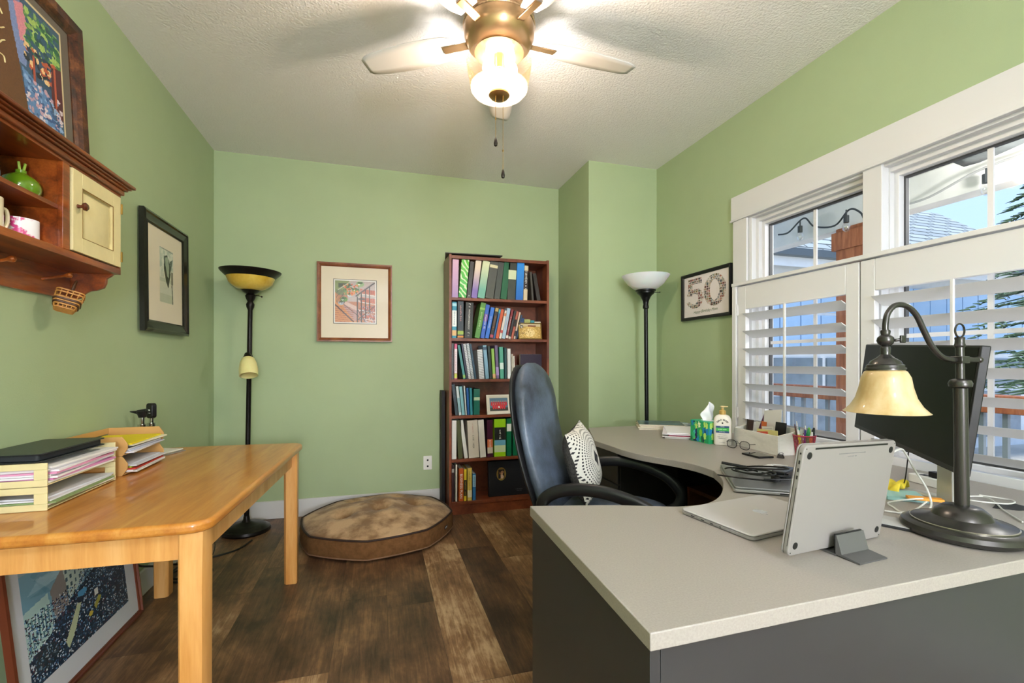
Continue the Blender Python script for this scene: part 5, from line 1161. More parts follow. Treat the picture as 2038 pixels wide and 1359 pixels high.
Mp = Matrix((xv, yv, zx)).transposed().to_4x4(); Mp = Matrix.Translation(pc) @ Mp @ Matrix.Rotation(R(5), 4, 'Z')
t = bpy.data.objects.new('throw_pillow', None); COL.objects.link(t); t.matrix_basis = Mp; tag(t, 'square pillow with white dotted face and black diamond on the office chair', 'pillow'); t.empty_display_size = .05
def pil(s):
    def f(u, v):
        x, y = (u-.5)*2, (v-.5)*2; hs = .163
        e = (1-abs(x)**2.6)*(1-abs(y)**2.6); z = .066*max(0, e)**.55
        k = 1-.07*(1-abs(y)**2)*abs(x)**3; k2 = 1-.07*(1-abs(x)**2)*abs(y)**3
        return (x*hs*k, y*hs*k2, s*z + .004*noise.noise(Vector((x*3, y*3, s))))
    return f
b = MB(); b.grid(pil(1), 28, 28); b.build('front_face', PW, t, smooth=180)
b = MB(); b.grid(pil(-1.0), 28, 28); b.f = [f[::-1] for f in b.f]; b.build('back_face', PD, t, smooth=180)

# ------------------------------------------------------------------ things on the desks
DZt = DZ + .0006
# upright laptop in its stand
def laptop_slab(t, w, d, h, m, T, r=.012, bevel=.0025):
    b = MB(); b.M = T; b.prism(rrect(w, d, r, 6), 0, h*.62); b.build('base', m, t, bevel=bevel)
    b = MB(); b.M = T; b.prism(rrect(w-.0004, d-.0004, r, 6), h*.64, h); b.build('lid', m, t, bevel=bevel*.6)
Ml = Matrix.Translation((1.020, .800, .880)) @ Matrix.Rotation(R(9), 4, 'Z') @ Matrix.Rotation(R(2.2), 4, 'Y') @ Matrix.Rotation(R(97.5), 4, 'X')
# local: x along the long side, y up, z towards the camera (underside of the computer faces the camera)
t = bpy.data.objects.new('laptop', None); COL.objects.link(t); t.matrix_basis = Ml; t.empty_display_size = .05; tag(t, 'closed silver laptop held upright in a grey stand, underside with round feet showing', 'laptop')
b = MB(); b.prism(rrect(.352, .245, .014, 6), -.004, .0085); b.build('base', SILV, t, bevel=.003, seg=3)
b = MB(); b.prism(rrect(.352, .245, .014, 6), -.0085, -.0045); b.build('lid', SILV, t, bevel=.0015)
b = MB(); b.box(-.138, .138, .1125, .1165, .0083, .0089); b.build('vent_slot', mat('black_vent', '#111113', .5), t)
RUB = mat('black_rubber_foot', '#151516', .6)
for sx in (-1, 1):
    for sy in (-1, 1):
        b = MB(); b.M = Matrix.Translation((sx*.155, sy*.100, .0084)); b.lathe([(.0078, 0), (.0078, .001), (.006, .0018), (.001, .002)], n=24); b.build('rubber_foot', RUB, t)
        b = MB(); b.M = Matrix.Translation((sx*.168, sy*.115, .0084)); b.lathe([(.0014, 0), (.0014, .0006), (.0003, .0006)], n=10); b.build('screw', RUB, t)
GREYI = mat('grey_engraving', '#8d8d8e', .5)
marks(Matrix.Translation((.0, .099, .0086)), .10, .003, GREYI, t, 3); marks(Matrix.Translation((.0, .092, .0086)), .035, .003, GREYI, t, 4)
for k, (y, l_) in enumerate(((.085, .008), (.068, .008), (.052, .008), (.104, .004))):
    b = MB(); b.box(-.1763, -.1757, y-l_/2, y+l_/2, .001, .004); b.build('port', RUB, t)
b = MB(); b.box(-.1763, -.1757, -.10, .03, .0040, .0048); b.build('side_vent', RUB, t)
t = thing('laptop_stand', 'small grey metal vertical stand gripping the upright laptop', 'laptop stand', (1.022, .795, DZt), R(4.5)); STG = mat('space_grey_metal', '#605f60', .4, metal=.2)
b = MB()
for s_, y0_ in ((-1, -.012), (1, .030)):
    b.M = Matrix.Rotation(R(90), 4, 'Z') @ Matrix.Rotation(R(90), 4, 'X') @ Matrix.Identity(4)
    pr = [(y0_, .003), (y0_+s_*.050, .0), (y0_+s_*.050, .003), (y0_+s_*.012, .007), (y0_+s_*.001, .046), (y0_-s_*.0015, .046), (y0_-s_*.0015, .003)]
    if s_ > 0: pr = pr[::-1]
    b.prism(pr, -.045, .045)
b.M = Matrix.Identity(4); b.box(-.045, .045, -.0125, .0305, 0, .004)
b.build('body', STG, t, smooth=25)
b = MB(); b.box(-.043, .043, -.0105, -.0065, .006, .0475); b.box(-.043, .043, .024, .0275, .006, .0475); b.build('rubber_lining', BLACK, t)
# closed white laptop
t = thing('laptop', 'closed silver-white laptop lying flat near the inner edge of the desk', 'laptop', (1.012, 1.035, DZt), R(8))
b = MB(); b.prism(rrect(.335, .232, .014, 6), 0.001, .0095); b.build('base', SILV, t, bevel=.002, seg=3)
b = MB(); b.prism(rrect(.335, .232, .014, 6), .0102, .0148); b.build('lid', mat('pale_aluminium', '#c4c0c2', .42), t, bevel=.0018)
# round-ish fruit emblem on the lid
b = MB(); em = [(-.2, .75), (-.55, .72), (-.85, .35), (-.85, -.1), (-.6, -.65), (-.3, -.9), (0, -.8), (.3, -.9), (.6, -.6), (.75, -.3), (.5, -.05), (.48, .3), (.7, .55), (.45, .74), (.15, .72), (0, .65)]
b.M = Matrix.Translation((.01, .0, .0149)) @ Matrix.Rotation(R(180), 4, 'Z') @ Matrix.Diagonal((.020, .022, 1, 1)); b.prism(em, 0, .0002); b.prism([(0, .85), (.05, 1.15), (.35, 1.3), (.3, 1.0)], 0, .0002); b.build('emblem', mat('mirror_emblem', '#f2f2f4', .15, metal=.6), t, smooth=0)
for k, (y, l_) in enumerate(((-.07, .012), (-.035, .009), (-.005, .009), (.022, .004))):
    b = MB(); b.box(-.1678, -.1673, -y-l_/2, -y+l_/2, .004, .0065); b.build('port', RUB, t)
# dark silver laptop under the cables
t = thing('laptop', 'closed dark silver laptop under a tangle of black cable on the desk', 'laptop', (1.330, 1.335, DZt), R(56.5))
DS = mat('dusty_dark_silver', '#8d8f92', .35, metal=.7)
b = MB(); b.prism(rrect(.355, .242, .010, 5), .003, .012); b.build('base', mat('laptop_silver_edge', '#b5b6b8', .35, metal=.7), t, bevel=.0015)
b = MB(); b.prism(rrect(.350, .238, .010, 5), .0125, .020); b.build('lid', DS, t, bevel=.002)
b = MB()
for x in (-.12, .12): b.box(x-.03, x+.03, -.11, .11, 0, .0035)
b.build('rubber_strip', RUB, t)
for x, l_ in ((-.148, .012), (-.125, .010), (-.10, .014), (-.075, .016)):
    b = MB(); b.M = Matrix.Identity(4); b.box(-.178, -.1773, x*.55-l_/2+.02, x*.55+l_/2+.02, .005, .009); b.build('port', RUB, t)
ctr = Vector((1.31, 1.33, DZt+.021))
t = thing('charging_cable', 'loose black cable loops and charger plug piled on the dark silver laptop', 'cable', ctr)
rc = random.Random(12)
def loops(b, cx, cy, z, spec, r=.0027):
    for (ox, oy, rx, ry, a0, a1, rot, dz) in spec:
        P = []
        for i in range(15):
            a = R(a0+(a1-a0)*i/14); x, y = rx*math.cos(a), ry*math.sin(a); x, y = rot2(x, y, R(rot)); P.append((cx+ox+x, cy+oy+y, z+.004+dz*math.sin(PI*i/14)))
        b.tube(P, r, 7, 3)
b = MB(); loops(b, 0, 0, 0, [(-.03, -.01, .10, .06, 0, 360, 60, .03), (.0, .02, .12, .05, 20, 330, 100, .045), (-.02, .03, .07, .05, 0, 340, 20, .02), (.05, -.03, .05, .035, 0, 360, 50, .015), (-.07, -.01, .06, .09, 90, 280, 40, .012)]); b.build('cable', CORD, t)
b = MB(); b.tube([(-.03, -.05, .006), (.06, -.10, .012), (.13, -.10, .004), (.20, -.09, -.010)], .0028, 7); b.build('cable', CORD, t)
b = MB(); b.M = TR((-.035, .095, .020), R(-35)); b.cyl((-.035, 0, .012), (.05, 0, 0), .005, .006, 10); b.build('plug', CORD, t)
b = MB(); b.M = TR((.02, -.05, .001), R(60)); b.prism(rrect(.045, .020, .005), 0, .011); b.build('plug', CORD, t)
t = thing('charger_brick', 'black laptop charger brick lying across the dark silver laptop', 'charger', (1.405, 1.315, DZt+.0212), R(25)); b = MB(); b.prism(rrect(.115, .048, .008), 0, .026); b.build('body', mat('glossy_black_plastic', '#17181b', .22), t, bevel=.003)
t = thing('white_adapter', 'small white cable plug lying behind the charger brick', 'adapter', (1.52, 1.50, DZt), R(15)); b = MB(); b.prism(rrect(.05, .022, .006), 0, .014); b.build('body', PAPER, t, bevel=.002); b = MB(); b.tube([(.024, 0, .007), (.06, .02, .006), (.10, -.02, .004), (.05, -.04, .004), (-.02, -.02, .004)], .002, 6); b.build('cable', WCORD, t)
# desk lamp
t = thing('desk_lamp', 'gunmetal bankers style desk lamp with an amber marbled bell glass shade', 'desk lamp', (1.405, .790, DZt))
b = MB(); b.lathe([(.108, 0), (.118, .006), (.121, .014), (.117, .024), (.106, .030), (.100, .0305), (.098, .034), (.070, .040), (.058, .046), (.052, .058), (.038, .070), (.022, .074)], n=64); b.build('base', GUNM, t)
b = MB(); b.lathe([(.100, .031), (.1005, .0335), (.098, .0345), (.0975, .031)], n=64, cap=False); b.build('base_ring', mat('bright_ring', '#b9b4a4', .2, metal=.9), t)
b = MB(); b.cyl((0, 0, .070), (-.006, 0, .368), .0145, .0140, 28); b.lathe([(.0145, .366), (.022, .370), (.0235, .378), (.020, .386), (.012, .390)], (-.006, 0, 0), 28); b.build('column', GUNM, t)
b = MB(); b.cyl((-.006, 0, .388), (-.008, 0, .470), .0088, .0088, 20); b.lathe([(.010, .468), (.012, .472), (.010, .478), (.0095, .486), (.0105, .492), (.0085, .494)], (-.008, 0, 0), 20); b.build('upper_rod', GUNM, t)
b = MB(); P = [(-.008, 0, .508+0)]; cz = .510; b.tube([(-.008+.017*math.sin(2*PI*i/24), .0, cz+.017*math.cos(2*PI*i/24)) for i in range(25)], .0022, 6, 0); b.build('finger_ring', GUNM, t)
b = MB(); b.box(-.022, .008, -.013, .013, .428, .446); b.build('clamp', GUNM, t, bevel=.002)
adir = Vector((-.985, .17, 0)).normalized()
def ap(s, z): return tuple(adir*s + Vector((-.008, 0, z)))
b = MB(); b.tube([ap(-.050, .437), ap(-.02, .437), ap(.018, .437), ap(.050, .444), ap(.078, .470), ap(.100, .508), ap(.122, .548), ap(.150, .570), ap(.180, .570), ap(.200, .550), ap(.206, .525), ap(.206, .505)], .0066, 12, 8); b.sphere(ap(-.055, .437), .0085, 12, 8); b.build('arm', GUNM, t)
sx_, sy_, _ = ap(.206, 0)
b = MB(); b.lathe([(.009, .492), (.0105, .488), (.009, .480), (.016, .474), (.018, .466), (.015, .458), (.008, .452), (.0105, .448), (.010, .432), (.012, .430), (.018, .424), (.030, .416), (.034, .408), (.038, .406), (.039, .400), (.041, .398), (.041, .394), (.02, .394)][::-1], (sx_, sy_, .018), 32); b.build('fitter', GUNM, t)
b = MB(); b.cyl((sx_+.012, sy_-.012, .484), (sx_+.024, sy_-.020, .486), .004, .004, 8); b.box(sx_+.018, sx_+.034, sy_-.024, sy_-.019, .478, .496); b.build('switch_key', GUNM, t, bevel=.002)
DLG = mat('marbled_amber_bell', '#bb9d68', .4, coat=.25, col2='#dccba6', vscale=11, stretch=(1, 1, .45))
b = MB(); b.lathe([(.034, .396), (.042, .390), (.049, .376), (.053, .352), (.060, .326), (.071, .306), (.083, .293), (.086, .291), (.082, .290), (.069, .302), (.057, .323), (.050, .350), (.046, .373), (.039, .386), (.032, .392)], (sx_, sy_, .018), 72, cap=False); b.build('shade', DLG, t)
# monitor
mn = Vector((-.815, .58, 0)).normalized(); mxd = Vector((-.58, -.815, 0)).normalized()   # screen normal, and right-to-left seen from its back
Mm = Matrix((mxd, mn.cross(mxd), mn)).transposed().to_4x4()
Mm = Matrix.Translation((1.672, 1.102, 1.071)) @ Mm @ Matrix.Rotation(R(-2.4), 4, 'Z') @ Matrix.Rotation(R(-6), 4, 'X')
t = thing('monitor', 'large black flat monitor standing behind the desk lamp, turned towards the chair', 'monitor', (1.65, 1.0, DZt)); T0 = Matrix.Translation((-1.65, -1.0, -DZt))
b = MB(); b.M = T0 @ Mm; b.box(-.368, .368, -.170, .170, -.022, -.0005); b.build('housing', BLACK, t, bevel=.003)
b = MB(); b.M = T0 @ Mm; b.box(-.361, .361, -.155, .164, -.0005, .0002); b.build('screen', mat('black_glass_screen', '#020202', .3, spec=.15), t)
SLV = mat('matt_silver_plastic', '#c4c4c2', .4, metal=.2)
bk = -mn
base_c = Vector((1.672, 1.102, 0)) + bk*.070 + mxd*.12 
b = MB(); b.M = T0 @ Matrix.Translation((base_c.x, base_c.y, DZt)) @ Matrix.Rotation(math.atan2(mxd.y, mxd.x), 4, 'Z')
b.add([(-.045, -.014, .01), (.045, -.014, .01), (.045, .014, .01), (-.045, .014, .01), (-.035, -.012, .33), (.035, -.012, .33), (.035, .012, .33), (-.035, .012, .33)], [(0, 3, 2, 1), (4, 5, 6, 7), (0, 1, 5, 4), (1, 2, 6, 5), (2, 3, 7, 6), (3, 0, 4, 7)]); b.build('stand_column', SLV, t, bevel=.004)
b = MB(); b.M = T0; ba = math.atan2(bk.y, bk.x); cc = Vector((1.56, 1.055, DZt)); P = []
b.rings([[(cc.x+(.155+dx)*math.cos(ba+R(a)), cc.y+(.155+dx)*math.sin(ba+R(a)), cc.z+dz) for dx, dz in ((-.022*k, 0), (.022*k, 0), (.018*k, .008), (-.018*k, .008))][::-1] for a, k in [(-98, .5), (-90, .7), (-75, .9), (-60, 1), (-40, 1), (-20, 1), (0, 1), (20, 1), (40, 1), (60, 1), (75, .9), (90, .7), (98, .5)]]); b.build('stand_foot', SLV, t, smooth=50, bevel=.002)
# items by the monitor
def flat(name, label, cat, poly, z, h, m, mats2=None, parts=None):
    cx = sum(p[0] for p in poly)/len(poly); cy = sum(p[1] for p in poly)/len(poly)
    t = thing(name, label, cat, (cx, cy, z)); b = MB(); b.prism([(x-cx, y-cy) for x, y in poly], 0, h); b.build(parts or 'body', m, t, bevel=min(.001, h*.2)); return t
e1 = Vector((-.47, .88)); e2 = Vector((.88, .47)); A_ = Vector((1.305, .822))
q = [A_, A_+e2*.085, A_+e2*.085+e1*.19, A_+e1*.19]
t = flat('notebook', 'thin grey notebook with black edges between the upright laptop and the desk lamp', 'notebook', [(p.x, p.y) for p in q], DZt, .007, mat('black_notebook_edge', '#232326', .5), parts='cover')
cx = sum(p.x for p in q)/4; cy = sum(p.y for p in q)/4
b = MB(); b.prism([((p.x-cx)*.985, (p.y-cy)*.985) for p in q], .0071, .0084); b.build('top_cover', mat('silver_grey_cover', '#b9b9ba', .45), t)
q = [Vector((1.535, 1.055)), Vector((1.615, .99)), Vector((1.675, 1.065)), Vector((1.595, 1.13))]
t = flat('note_pad', 'pale teal note pad lying inside the curve of the monitor foot', 'note pad', [(p.x, p.y) for p in q], DZt, .013, mat('teal_pad', '#9cc9c8', .6), parts='pad')
q = [Vector((1.562, 1.010)), Vector((1.628, .955)), Vector((1.645, .975)), Vector((1.58, 1.03))]
t = flat('sticky_notes', 'orange block of sticky notes in front of the teal pad', 'sticky notes', [(p.x-.012, p.y-.005) for p in q], DZt+.0135, .008, mat('orange_notes', '#e59a34', .6), parts='block')
t = thing('yellow_cloth', 'crumpled yellow dust cloth beside the monitor foot', 'cloth', (1.655, 1.135, DZt), R(20))
b = MB(); b.grid(lambda u, v: ((u-.5)*.12, (v-.5)*.085, .026+.014*math.sin(u*9+v*4)*math.sin(v*7+1)-.02*(abs(u-.5)*2)**4), 24, 18); b.build('cloth', mat('yellow_cloth', '#d8c23a', .85, var=.1, vscale=40), t, smooth=180, solid=.003)
def wcable(label, pts, r=.0024, m=WCORD):
    o0 = Vector(pts[0]); t = thing('cable', label, 'cable', o0); b = MB(); b.tube([Vector(p)-o0 for p in pts], r, 7, 7); b.build('cord', m, t); return t
t = wcable('white cable arching from the upright laptop down past the monitor', [(1.205, .83, .953), (1.235, .835, .958), (1.30, .86, .957), (1.38, .90, .93), (1.45, .925, .88), (1.50, .925, .82), (1.49, .91, .775), (1.45, .925, DZt+.004), (1.40, .97, DZt+.004)], .0026)
b = MB(); b.box(-.012, .010, -.006, .006, -.005, .005); b.build('connector', WCORD, t, bevel=.001)
wcable('white cable lying in a loop in front of the monitor foot', [(1.62, .99, .764), (1.55, .985, .772), (1.49, 1.02, DZt+.006), (1.46, .985, DZt+.003), (1.44, .95, DZt+.003), (1.50, .955, DZt+.003), (1.58, .975, .764)], .0024)
wcable('white cable coiled on the desk behind the lamp column', [(1.66, .80, DZt+.003), (1.74, .88, DZt+.003), (1.80, .93, DZt+.006), (1.84, .98, DZt+.006), (1.78, 1.0, DZt+.004), (1.74, .95, DZt+.01), (1.80, .90, DZt+.01), (1.88, .93, DZt+.005), (1.86, 1.0, DZt+.004)], .0022)
wcable('thin black cable running down the back of the monitor', [(1.64, 1.06, .93), (1.66, 1.08, .85), (1.68, 1.10, .79), (1.71, 1.13, DZt+.003)], .0018, CORD)
t = thing('power_strip', 'white power strip on the desk behind the monitor', 'power strip', (1.86, 1.12, DZt), R(80)); b = MB(); b.prism(rrect(.16, .05, .008), 0, .03); b.build('body', PAPER, t, bevel=.003)
for k in range(3): b = MB(); b.box(-.06+.045*k, -.04+.045*k, -.012, .012, .0301, .031); b.build('socket', INK, t)
b = MB(); b.box(-.015, .015, -.012, .012, .0315, .05); b.build('plug', BLACK, t)
# magazines
def mags():
    MG = [('#1f2b38', 'dark blue architecture magazine on top of the left magazine pile', 1.800, 2.660, -28, .0), ('#c8b8a8', 'cream magazine in the middle of the left pile', 1.795, 2.655, -24, 0), ('#d8c4b8', 'pinkish magazine in the left pile', 1.79, 2.65, -30, 0), ('#e4ded8', 'white catalogue at the bottom of the left pile', 1.785, 2.645, -26, 0)]
    z = DZt
    for k, (c, lab_, x, y, a, _) in enumerate(MG[::-1]):
        t = thing('magazine', lab_, 'magazine', (x, y, z), R(a), 'magazines at the far end of the desk')
        b = MB(); b.box(-.14, .14, -.108, .108, 0, .0065); b.build('pages', PAGES, t)
        b = MB(); b.box(-.1405, .1405, -.1085, .1085, .0066, .0074)
        b.build('cover', mat('magcover_'+c, c, .3, coat=.3, col2=('#4f7496' if k == 3 else None), vscale=14), t); z += .0080
    x, y = 1.975, 2.70
    t = thing('magazine', 'glossy magazine with a blue and white cover lying right of the pile', 'magazine', (x, y, DZt), R(20), 'magazines at the far end of the desk'); b = MB(); b.box(-.10, .10, -.13, .13, 0, .012); b.build('pages', PAGES, t)
    im = Img(60, 60, '#3a4a60'); im.spk(random.Random(4), 160, 0, 1, 0, 1, ['#dfe6ee', '#6f94b8', '#2a3344', '#9ab8d0', '#c8b090'], .06); b = MB(); b.box(-.1005, .1005, -.1305, .1305, .0121, .0127); c_ = b.build('cover', mat('magblue', '#4a5c74', .3), t); panel('cover_picture', im, Matrix.Translation((0, 0, .0129)), .198, .258, ART, c_)
mags()
sheets('paper_stack', 'stack of loose papers and pink edged files beside the tissue box', 1.775, 2.325, DZt, .26, .31, ['#e4e0da', '#e9e6e2', '#d9d5d2', '#b5546a', '#ece8ea', '#e6dfe8', '#f0eef2'], R(-33), .0045, .022)
sheets('note_sheets', 'two pale yellow sheets lying behind the paper stack', 1.86, 2.50, DZt, .2, .2, ['#dcd79a', '#e2dfa8'], R(-10), .003, .004)
# tissue box
im = Img(56, 46, '#1f9a5c'); rg = random.Random(21)
for k in range(34):
    x, y = rg.random(), rg.random(); c = rg.choice(['#7fc83a', '#b8dc6a', '#1c7fb8', '#14355c', '#2fb07a', '#e6ecc0', '#1a6a40', '#4fb6c8', '#24285c']); a = rg.uniform(-.6, .6)
    im.poly([(x-.05, y+.2), (x+.1*a, y-.25), (x+.07, y+.15)], c); im.ell(x, y, .05+.04*rg.random(), .12*rg.random()+.04, c)
im2 = Img(56, 46, '#1f9a8c'); im2.a = im.a[:, ::-1].copy()
t = thing('tissue_box', 'green and blue leaf patterned tissue box with a white tissue sticking out', 'tissue box', (1.733, 2.112, DZt), R(3)); w_, d_, h_ = .118, .14, .115
b = MB(); b.box(-w_/2, w_/2, -d_/2, d_/2, 0, h_); b.build('carton', mat('tissue_green', '#2fae7e', .5), t, bevel=.001)
panel('front_print', im2, basis((0, -d_/2-.0006, h_/2), (1, 0, 0), (0, 0, 1)), w_-.004, h_-.006, ARTM, t)
panel('side_print', im, basis((-w_/2-.0006, 0, h_/2), (0, -1, 0), (0, 0, 1)), d_-.004, h_-.006, ARTM, t)
b = MB(); b.prism([(.03*math.cos(2*PI*i/24), .045*math.sin(2*PI*i/24)) for i in range(24)], h_+.0001, h_+.0008); b.build('opening', mat('pale_opening', '#dfe6ea', .6), t)
b = MB()
def ts_(u, v):
    v = v*1.0
    wv = .034*(1-.30*v)+.014*math.sin(v*3); return ((u-.5)*2*wv + .012*v + .004*math.sin(v*9), .012*math.sin(u*7+v*3)*(1-v*.3) + .008*v, h_ + .100*v*(1-.25*(u-.6)**2*4))
b.grid(ts_, 16, 16); b.build('tissue', mat('tissue_white', '#f1f2f5', .9), t, smooth=180, solid=.001)
# lotion bottle
bd = R(-41); t = thing('lotion_bottle', 'white pump bottle of skin lotion with a gold pump and blue-green label', 'lotion bottle', (1.735, 2.005, DZt), bd)
def bot(z, w, d): return [(w*sup(2*PI*i/40, 3)[0], d*sup(2*PI*i/40, 3)[1], z) for i in range(40)]
b = MB(); b.rings([bot(0, .038, .022), bot(.004, .042, .026), bot(.12, .043, .027), bot(.138, .041, .026), bot(.152, .032, .022), bot(.158, .020, .017), bot(.160, .013, .013)]); LOT = mat('ivory_plastic', '#e9e2d6', .35); b.build('body', LOT, t, smooth=60)
b = MB(); b.lathe([(.0165, .160), (.0165, .178), (.014, .180), (.008, .182), (.007, .19)], n=24); b.build('collar', mat('gold_plastic', '#c8a45a', .35, metal=.2), t)
b = MB(); b.lathe([(.006, .19), (.006, .197), (.011, .198), (.011, .203), (.001, .204)], n=20); b.box(-.004, .026, -.005, .005, .198, .203); b.build('pump_nozzle', mat('cream_gold_plastic', '#dcc794', .35), t, bevel=.0015)
fy = -.0277
for z0_, z1_, c in ((.066, .102, '#2c4a78'), (.076, .092, '#3fae4a')):
    b = MB(); b.M = basis((0, fy, 0), (1, 0, 0), (0, 0, 1)); k = .0 if c == '#2c4a78' else .0004; b.box(-.031, .031, z0_, z1_, k, k+.0005); b.build('label_band', mat('label_'+c, c, .4), t, smooth=0)
Mb = lambda z: basis((0, fy-.0006, z), (1, 0, 0), (0, 0, 1))
nm = 'GOLD BOND'
for i, ch in enumerate(nm):
    if ch == ' ': continue
    a = R(90 - (i-4)*13.5); r_ = .030
    text(ch, Mb(.112) @ Matrix.Translation((r_*math.cos(a), r_*math.sin(a)-.008, 0)) @ Matrix.Rotation(a-R(90), 4, 'Z'), .0065, .0085, INK, t, keep=False, bold=.02)
b = MB(); b.M = Mb(.117); b.prism([(.004*math.cos(2*PI*i/16), .004*math.sin(2*PI*i/16)) for i in range(16)], 0, .0003); b.build('emblem', INK, t)
for s_, z, w in (('HEALING', .0975, .02), ('ALOE LOTION', .084, .04), ('Intensive', .0715, .03)):
    marks(Mb(z) @ Matrix.Translation((0, 0, .0006)), w, .005, WINK, t, int(z*1e4))
for s_, z, w in (('24 Hour Moisture', .056, .04), ('Hydrates and Soothes', .046, .048), ('Dry, Rough Skin', .037, .04), ('NET WT 14 OZ', .016, .03)): marks(Mb(z), w, .003, INK, t, int(z*1e4))
# white desk organiser and contents
ox, oy = 1.785, 1.845
WW = wood('whitewashed_wood', ['#d0cdc6', '#dedbd4', '#e6e3dd'], .6, 6, (1, 1, 4), 0)
t = thing('desk_organizer', 'whitewashed wooden desk organizer box with compartments', 'organizer', (ox, oy, DZt), R(-6)); w_, d_ = .135, .155
b = MB(); th = .007
b.box(0, w_, -d_, d_, 0, .006); b.box(0, th, -d_, d_, .006, .090); b.box(w_-th, w_, -d_, d_, .006, .118); 
for y in (-d_, d_-th): b.add([(th, y, .006), (w_-th, y, .006), (w_-th, y+th, .006), (th, y+th, .006), (th, y, .092), (w_-th, y, .116), (w_-th, y+th, .116), (th, y+th, .092)], [(0, 3, 2, 1), (4, 5, 6, 7), (0, 1, 5, 4), (1, 2, 6, 5), (2, 3, 7, 6), (3, 0, 4, 7)])
b.build('box', WW, t, bevel=.001)
b = MB(); b.box(th+.0005, w_-th-.0005, .055, .061, .0065, .085); b.box(.065, .070, -d_+th+.0005, .0545, .0065, .078); b.build('divider', WW, t)
def card(name, label, cat, x, y, z, w, h, th, m, rz, lean=0, roll=0):
    X = Matrix.Translation((ox, oy, DZt)) @ Matrix.Rotation(R(-6), 4, 'Z') @ Matrix.Translation((x, y, z)) @ Matrix.Rotation(R(rz), 4, 'Z') @ Matrix.Rotation(R(lean), 4, 'Y') @ Matrix.Rotation(R(roll), 4, 'X')
    t = bpy.data.objects.new(name, None); COL.objects.link(t); t.matrix_basis = X; t.empty_display_size = .03; tag(t, label, cat, 'cards and papers in the desk organizer')
    b = MB(); b.box(-th/2, th/2, -w/2, w/2, 0, h); b.build('sheet', m, t); return t
card('photo_card', 'purple and red photo card tilted at the back of the organizer', 'card', .112, .090, .05, .075, .125, .002, mat('violet_card', '#3a2a50', .3, col2='#7a2c4c', vscale=8), 0, 12, 14)
card('booklet', 'large pale grey booklet standing in the organizer', 'booklet', .100, .005, .03, .115, .165, .004, mat('pale_grey_booklet', '#d9d8d6', .4), 0, 10, -8)
card('orange_card', 'small orange card behind the lined note in the organizer', 'card', .085, .045, .05, .035, .082, .002, mat('orange_card', '#c86a34', .5), 0, 5, 0)
card('black_notebook', 'small black notebook standing at the back right of the organizer', 'notebook', .094, -.055, .04, .060, .100, .010, BLACK, 0, 6, 0)
t = card('note_card', 'white ruled note card in the middle of the organizer', 'card', .073, -.015, .04, .080, .075, .001, PAPER, 0, -4, -6)
for z in (.058, .066): 
    b = MB(); b.box(-.0012, -.0007, -.03, .025, z, z+.0012); b.build('written_line', mat('pencil_line', '#7a7a80', .6), t)
card('yellow_notes', 'pale yellow note sheets in the front compartment of the organizer', 'notes', .035, -.050, .02, .135, .085, .003, mat('pale_yellow', '#dcd28c', .7), 0, 0, -3)
card('red_card', 'coral red card in front of the yellow notes', 'card', .028, -.03, .02, .075, .074, .001, mat('coral_card', '#dc5a48', .5), 0, 0, -8)
card('remote_control', 'dark brown remote lying in the left end of the organizer', 'remote', .055, .110, .05, .030, .085, .014, mat('dark_brown_plastic', '#3b2c26', .4), 90, 0, 6)
# pen cup
t = thing('pen_cup', 'red wire mesh pen cup in front of the shutters', 'pen cup', (1.885, 1.655, DZt)); RM = mat('red_mesh_metal', '#b8405a', .35, metal=.4)
b = MB(); nn, mm = 36, 10
for i in range(nn):
    for s_ in (1, -1):
        P = []
        for k in range(mm+1):
            a = 2*PI*i/nn + s_*k*.07; r_ = .033+.012*k/mm; P.append((r_*math.cos(a), r_*math.sin(a), .003+.092*k/mm))
        b.tube(P, .0008, 4, 0)
b.lathe([(.033, 0), (.033, .003), (.001, .003)], n=36); b.tube([(.046*math.cos(2*PI*i/36), .046*math.sin(2*PI*i/36), .096) for i in range(37)], .0028, 8, 0)
b.tube([(.034*math.cos(2*PI*i/36), .034*math.sin(2*PI*i/36), .003) for i in range(37)], .002, 6, 0)
b.build('mesh_cup', RM, t)
pens = [('yellow highlighter', '#d8dc28', -.024, .010, .118, 1, 0), ('green marker', '#2f9a5a', .0, -.02, .125, 1, 0), ('second yellow highlighter', '#c8d83a', .018, -.008, .120, 1, 0), ('blue pen', '#2a5aa8', .022, .014, .135, 0, 0), ('black capped marker', '#20242c', .030, -.018, .130, 1, 0),
        ('dark brown pencil', '#5a3c34', -.034, .012, .145, 0, 0), ('silver pen', '#b8bcc4', -.012, .022, .155, 0, 0), ('violet pen', '#5a3a8a', -.020, -.020, .125, 0, 0), ('teal pen', '#2a8a8c', .004, .028, .128, 0, 0), ('orange marker', '#d8803a', .008, -.030, .112, 1, 0), ('lime marker', '#7fc83a', .026, .0, .128, 1, 0)]
for k, (nm_, c, dx, dy, L_, big, _) in enumerate(pens):
    t = thing('pen', nm_+' standing in the red mesh cup', 'pen', (1.885+dx*.55, 1.655+dy*.55, DZt+.004), group='pens in the red cup'); d_ = Vector((dx*.45, dy*.45, .10)).normalized(); r_ = .0080 if big else .0038
    b = MB(); b.cyl((0, 0, 0), d_*(L_-.022), r_, r_, 10); b.build('barrel', mat('pen_'+c, c, .35), t)
    b = MB(); b.cyl(d_*(L_-.0215), d_*L_, r_*.95, r_*.45, 10); b.build('tip', mat('pentip_'+('w' if k % 3 == 0 else c), '#e8e8ea' if k % 3 == 0 else c, .3), t)
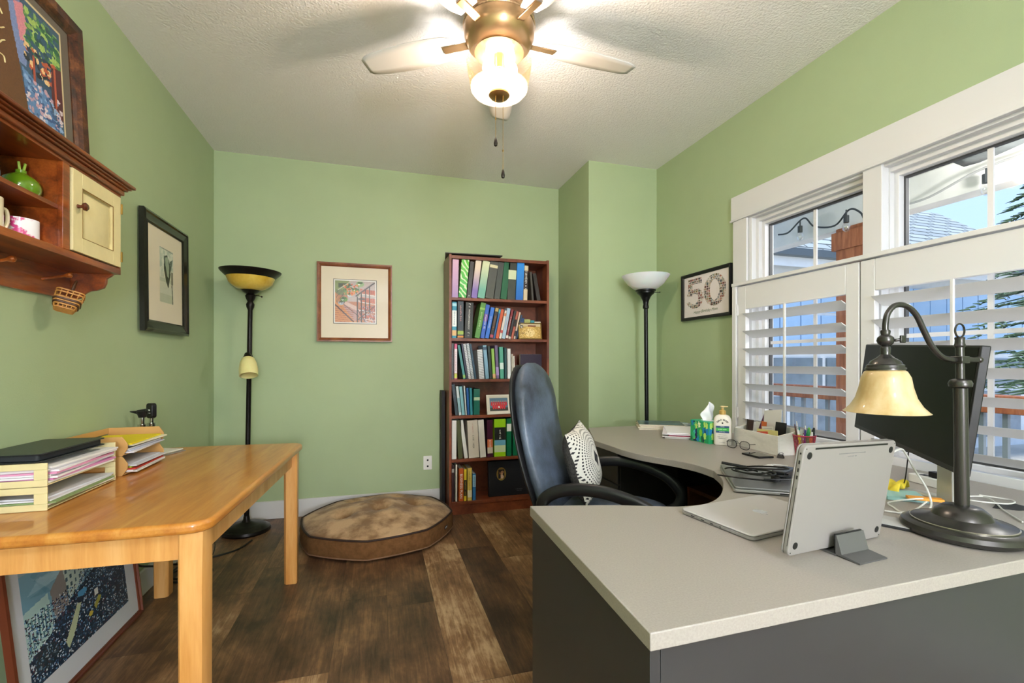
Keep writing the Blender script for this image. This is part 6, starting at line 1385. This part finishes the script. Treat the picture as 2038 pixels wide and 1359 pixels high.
# eyeglasses
t = thing('eyeglasses', 'black rimmed eyeglasses standing on the desk before the organizer', 'glasses', (1.725, 1.885, DZt), R(-74)); 
b = MB()
for s_ in (-1, 1):
    P = [(s_*.034+.025*sup(2*PI*i/24, 2.6)[0], 0, .0215+.020*sup(2*PI*i/24, 2.6)[1]) for i in range(25)]; b.tube(P, .0017, 6, 0)
b.tube([(-.010, 0, .027), (0, -.001, .031), (.010, 0, .027)], .0016, 6); b.build('rims', BLACK, t)
for s_ in (-1, 1):
    b = MB(); b.tube([(s_*.060, 0, .030), (s_*.063, .01, .030), (s_*.060, .09, .022), (s_*.056, .125, .003)], .0017, 6); b.build('temple', BLACK, t)
    b = MB(); b.prism([(s_*.034+.0235*sup(2*PI*i/24, 2.6)[0], .0215+.0185*sup(2*PI*i/24, 2.6)[1]) for i in range(24)], -.0003, .0003); b.v = [Vector((v.x, v.z, v.y)) for v in b.v]; b.build('lens', thin_glass('lens_glass', '#f4f6f6', .15), t)
q = [(1.640, 1.770), (1.640, 1.668), (1.715, 1.660), (1.730, 1.772)]
t = flat('smartphone', 'black phone lying face up in front of the organizer', 'phone', q, DZt, .008, BLACK, parts='case'); cx = sum(p[0] for p in q)/4; cy = sum(p[1] for p in q)/4
b = MB(); b.prism([((x-cx)*.90, (y-cy)*.93) for x, y in q], .0081, .0086); b.build('screen', mat('phone_screen', '#2a2c30', .08, coat=.5), t)
t = thing('binder_clip', 'small black butterfly clip at the front corner of the organizer', 'clip', (1.748, 1.655, DZt), R(-60)); b = MB(); b.add([(-.014, -.010, 0), (.014, -.010, 0), (.014, .010, 0), (-.014, .010, 0), (-.012, -.001, .014), (.012, -.001, .014), (.012, .001, .014), (-.012, .001, .014)], [(0, 3, 2, 1), (4, 5, 6, 7), (0, 1, 5, 4), (1, 2, 6, 5), (2, 3, 7, 6), (3, 0, 4, 7)]); b.build('body', BLACK, t)
for s_ in (-1, 1): b = MB(); b.tube([(-.006, s_*.002, .013), (-.008, s_*.012, .018), (0, s_*.020, .020), (.008, s_*.012, .018), (.006, s_*.002, .013)], .0012, 5); b.build('wire_handle', BLACK, t)
# chair back seen at the left edge of the table
t = thing('wooden_chair', 'dark reddish wooden chair with one arm reaching to the cream trays', 'chair', (-1.02, 1.20, 0))
b = MB(); b.tube([(-.10, .0, .800), (-.06, .16, .812), (-.015, .30, .812), (.012, .335, .808)], [.014]*40, 10); b.build('arm', CHER, t)
b = MB(); b.cyl((-.085, .05, 0), (-.085, .05, .80), .015); b.build('arm_post', CHER, t)
b = MB(); b.cyl((-.085, -.33, 0), (-.085, -.33, .98), .015); b.build('back_post', CHER, t)
b = MB(); b.box(-.12, .0, -.34, .06, .43, .455); b.build('seat', CHER, t, bevel=.004)
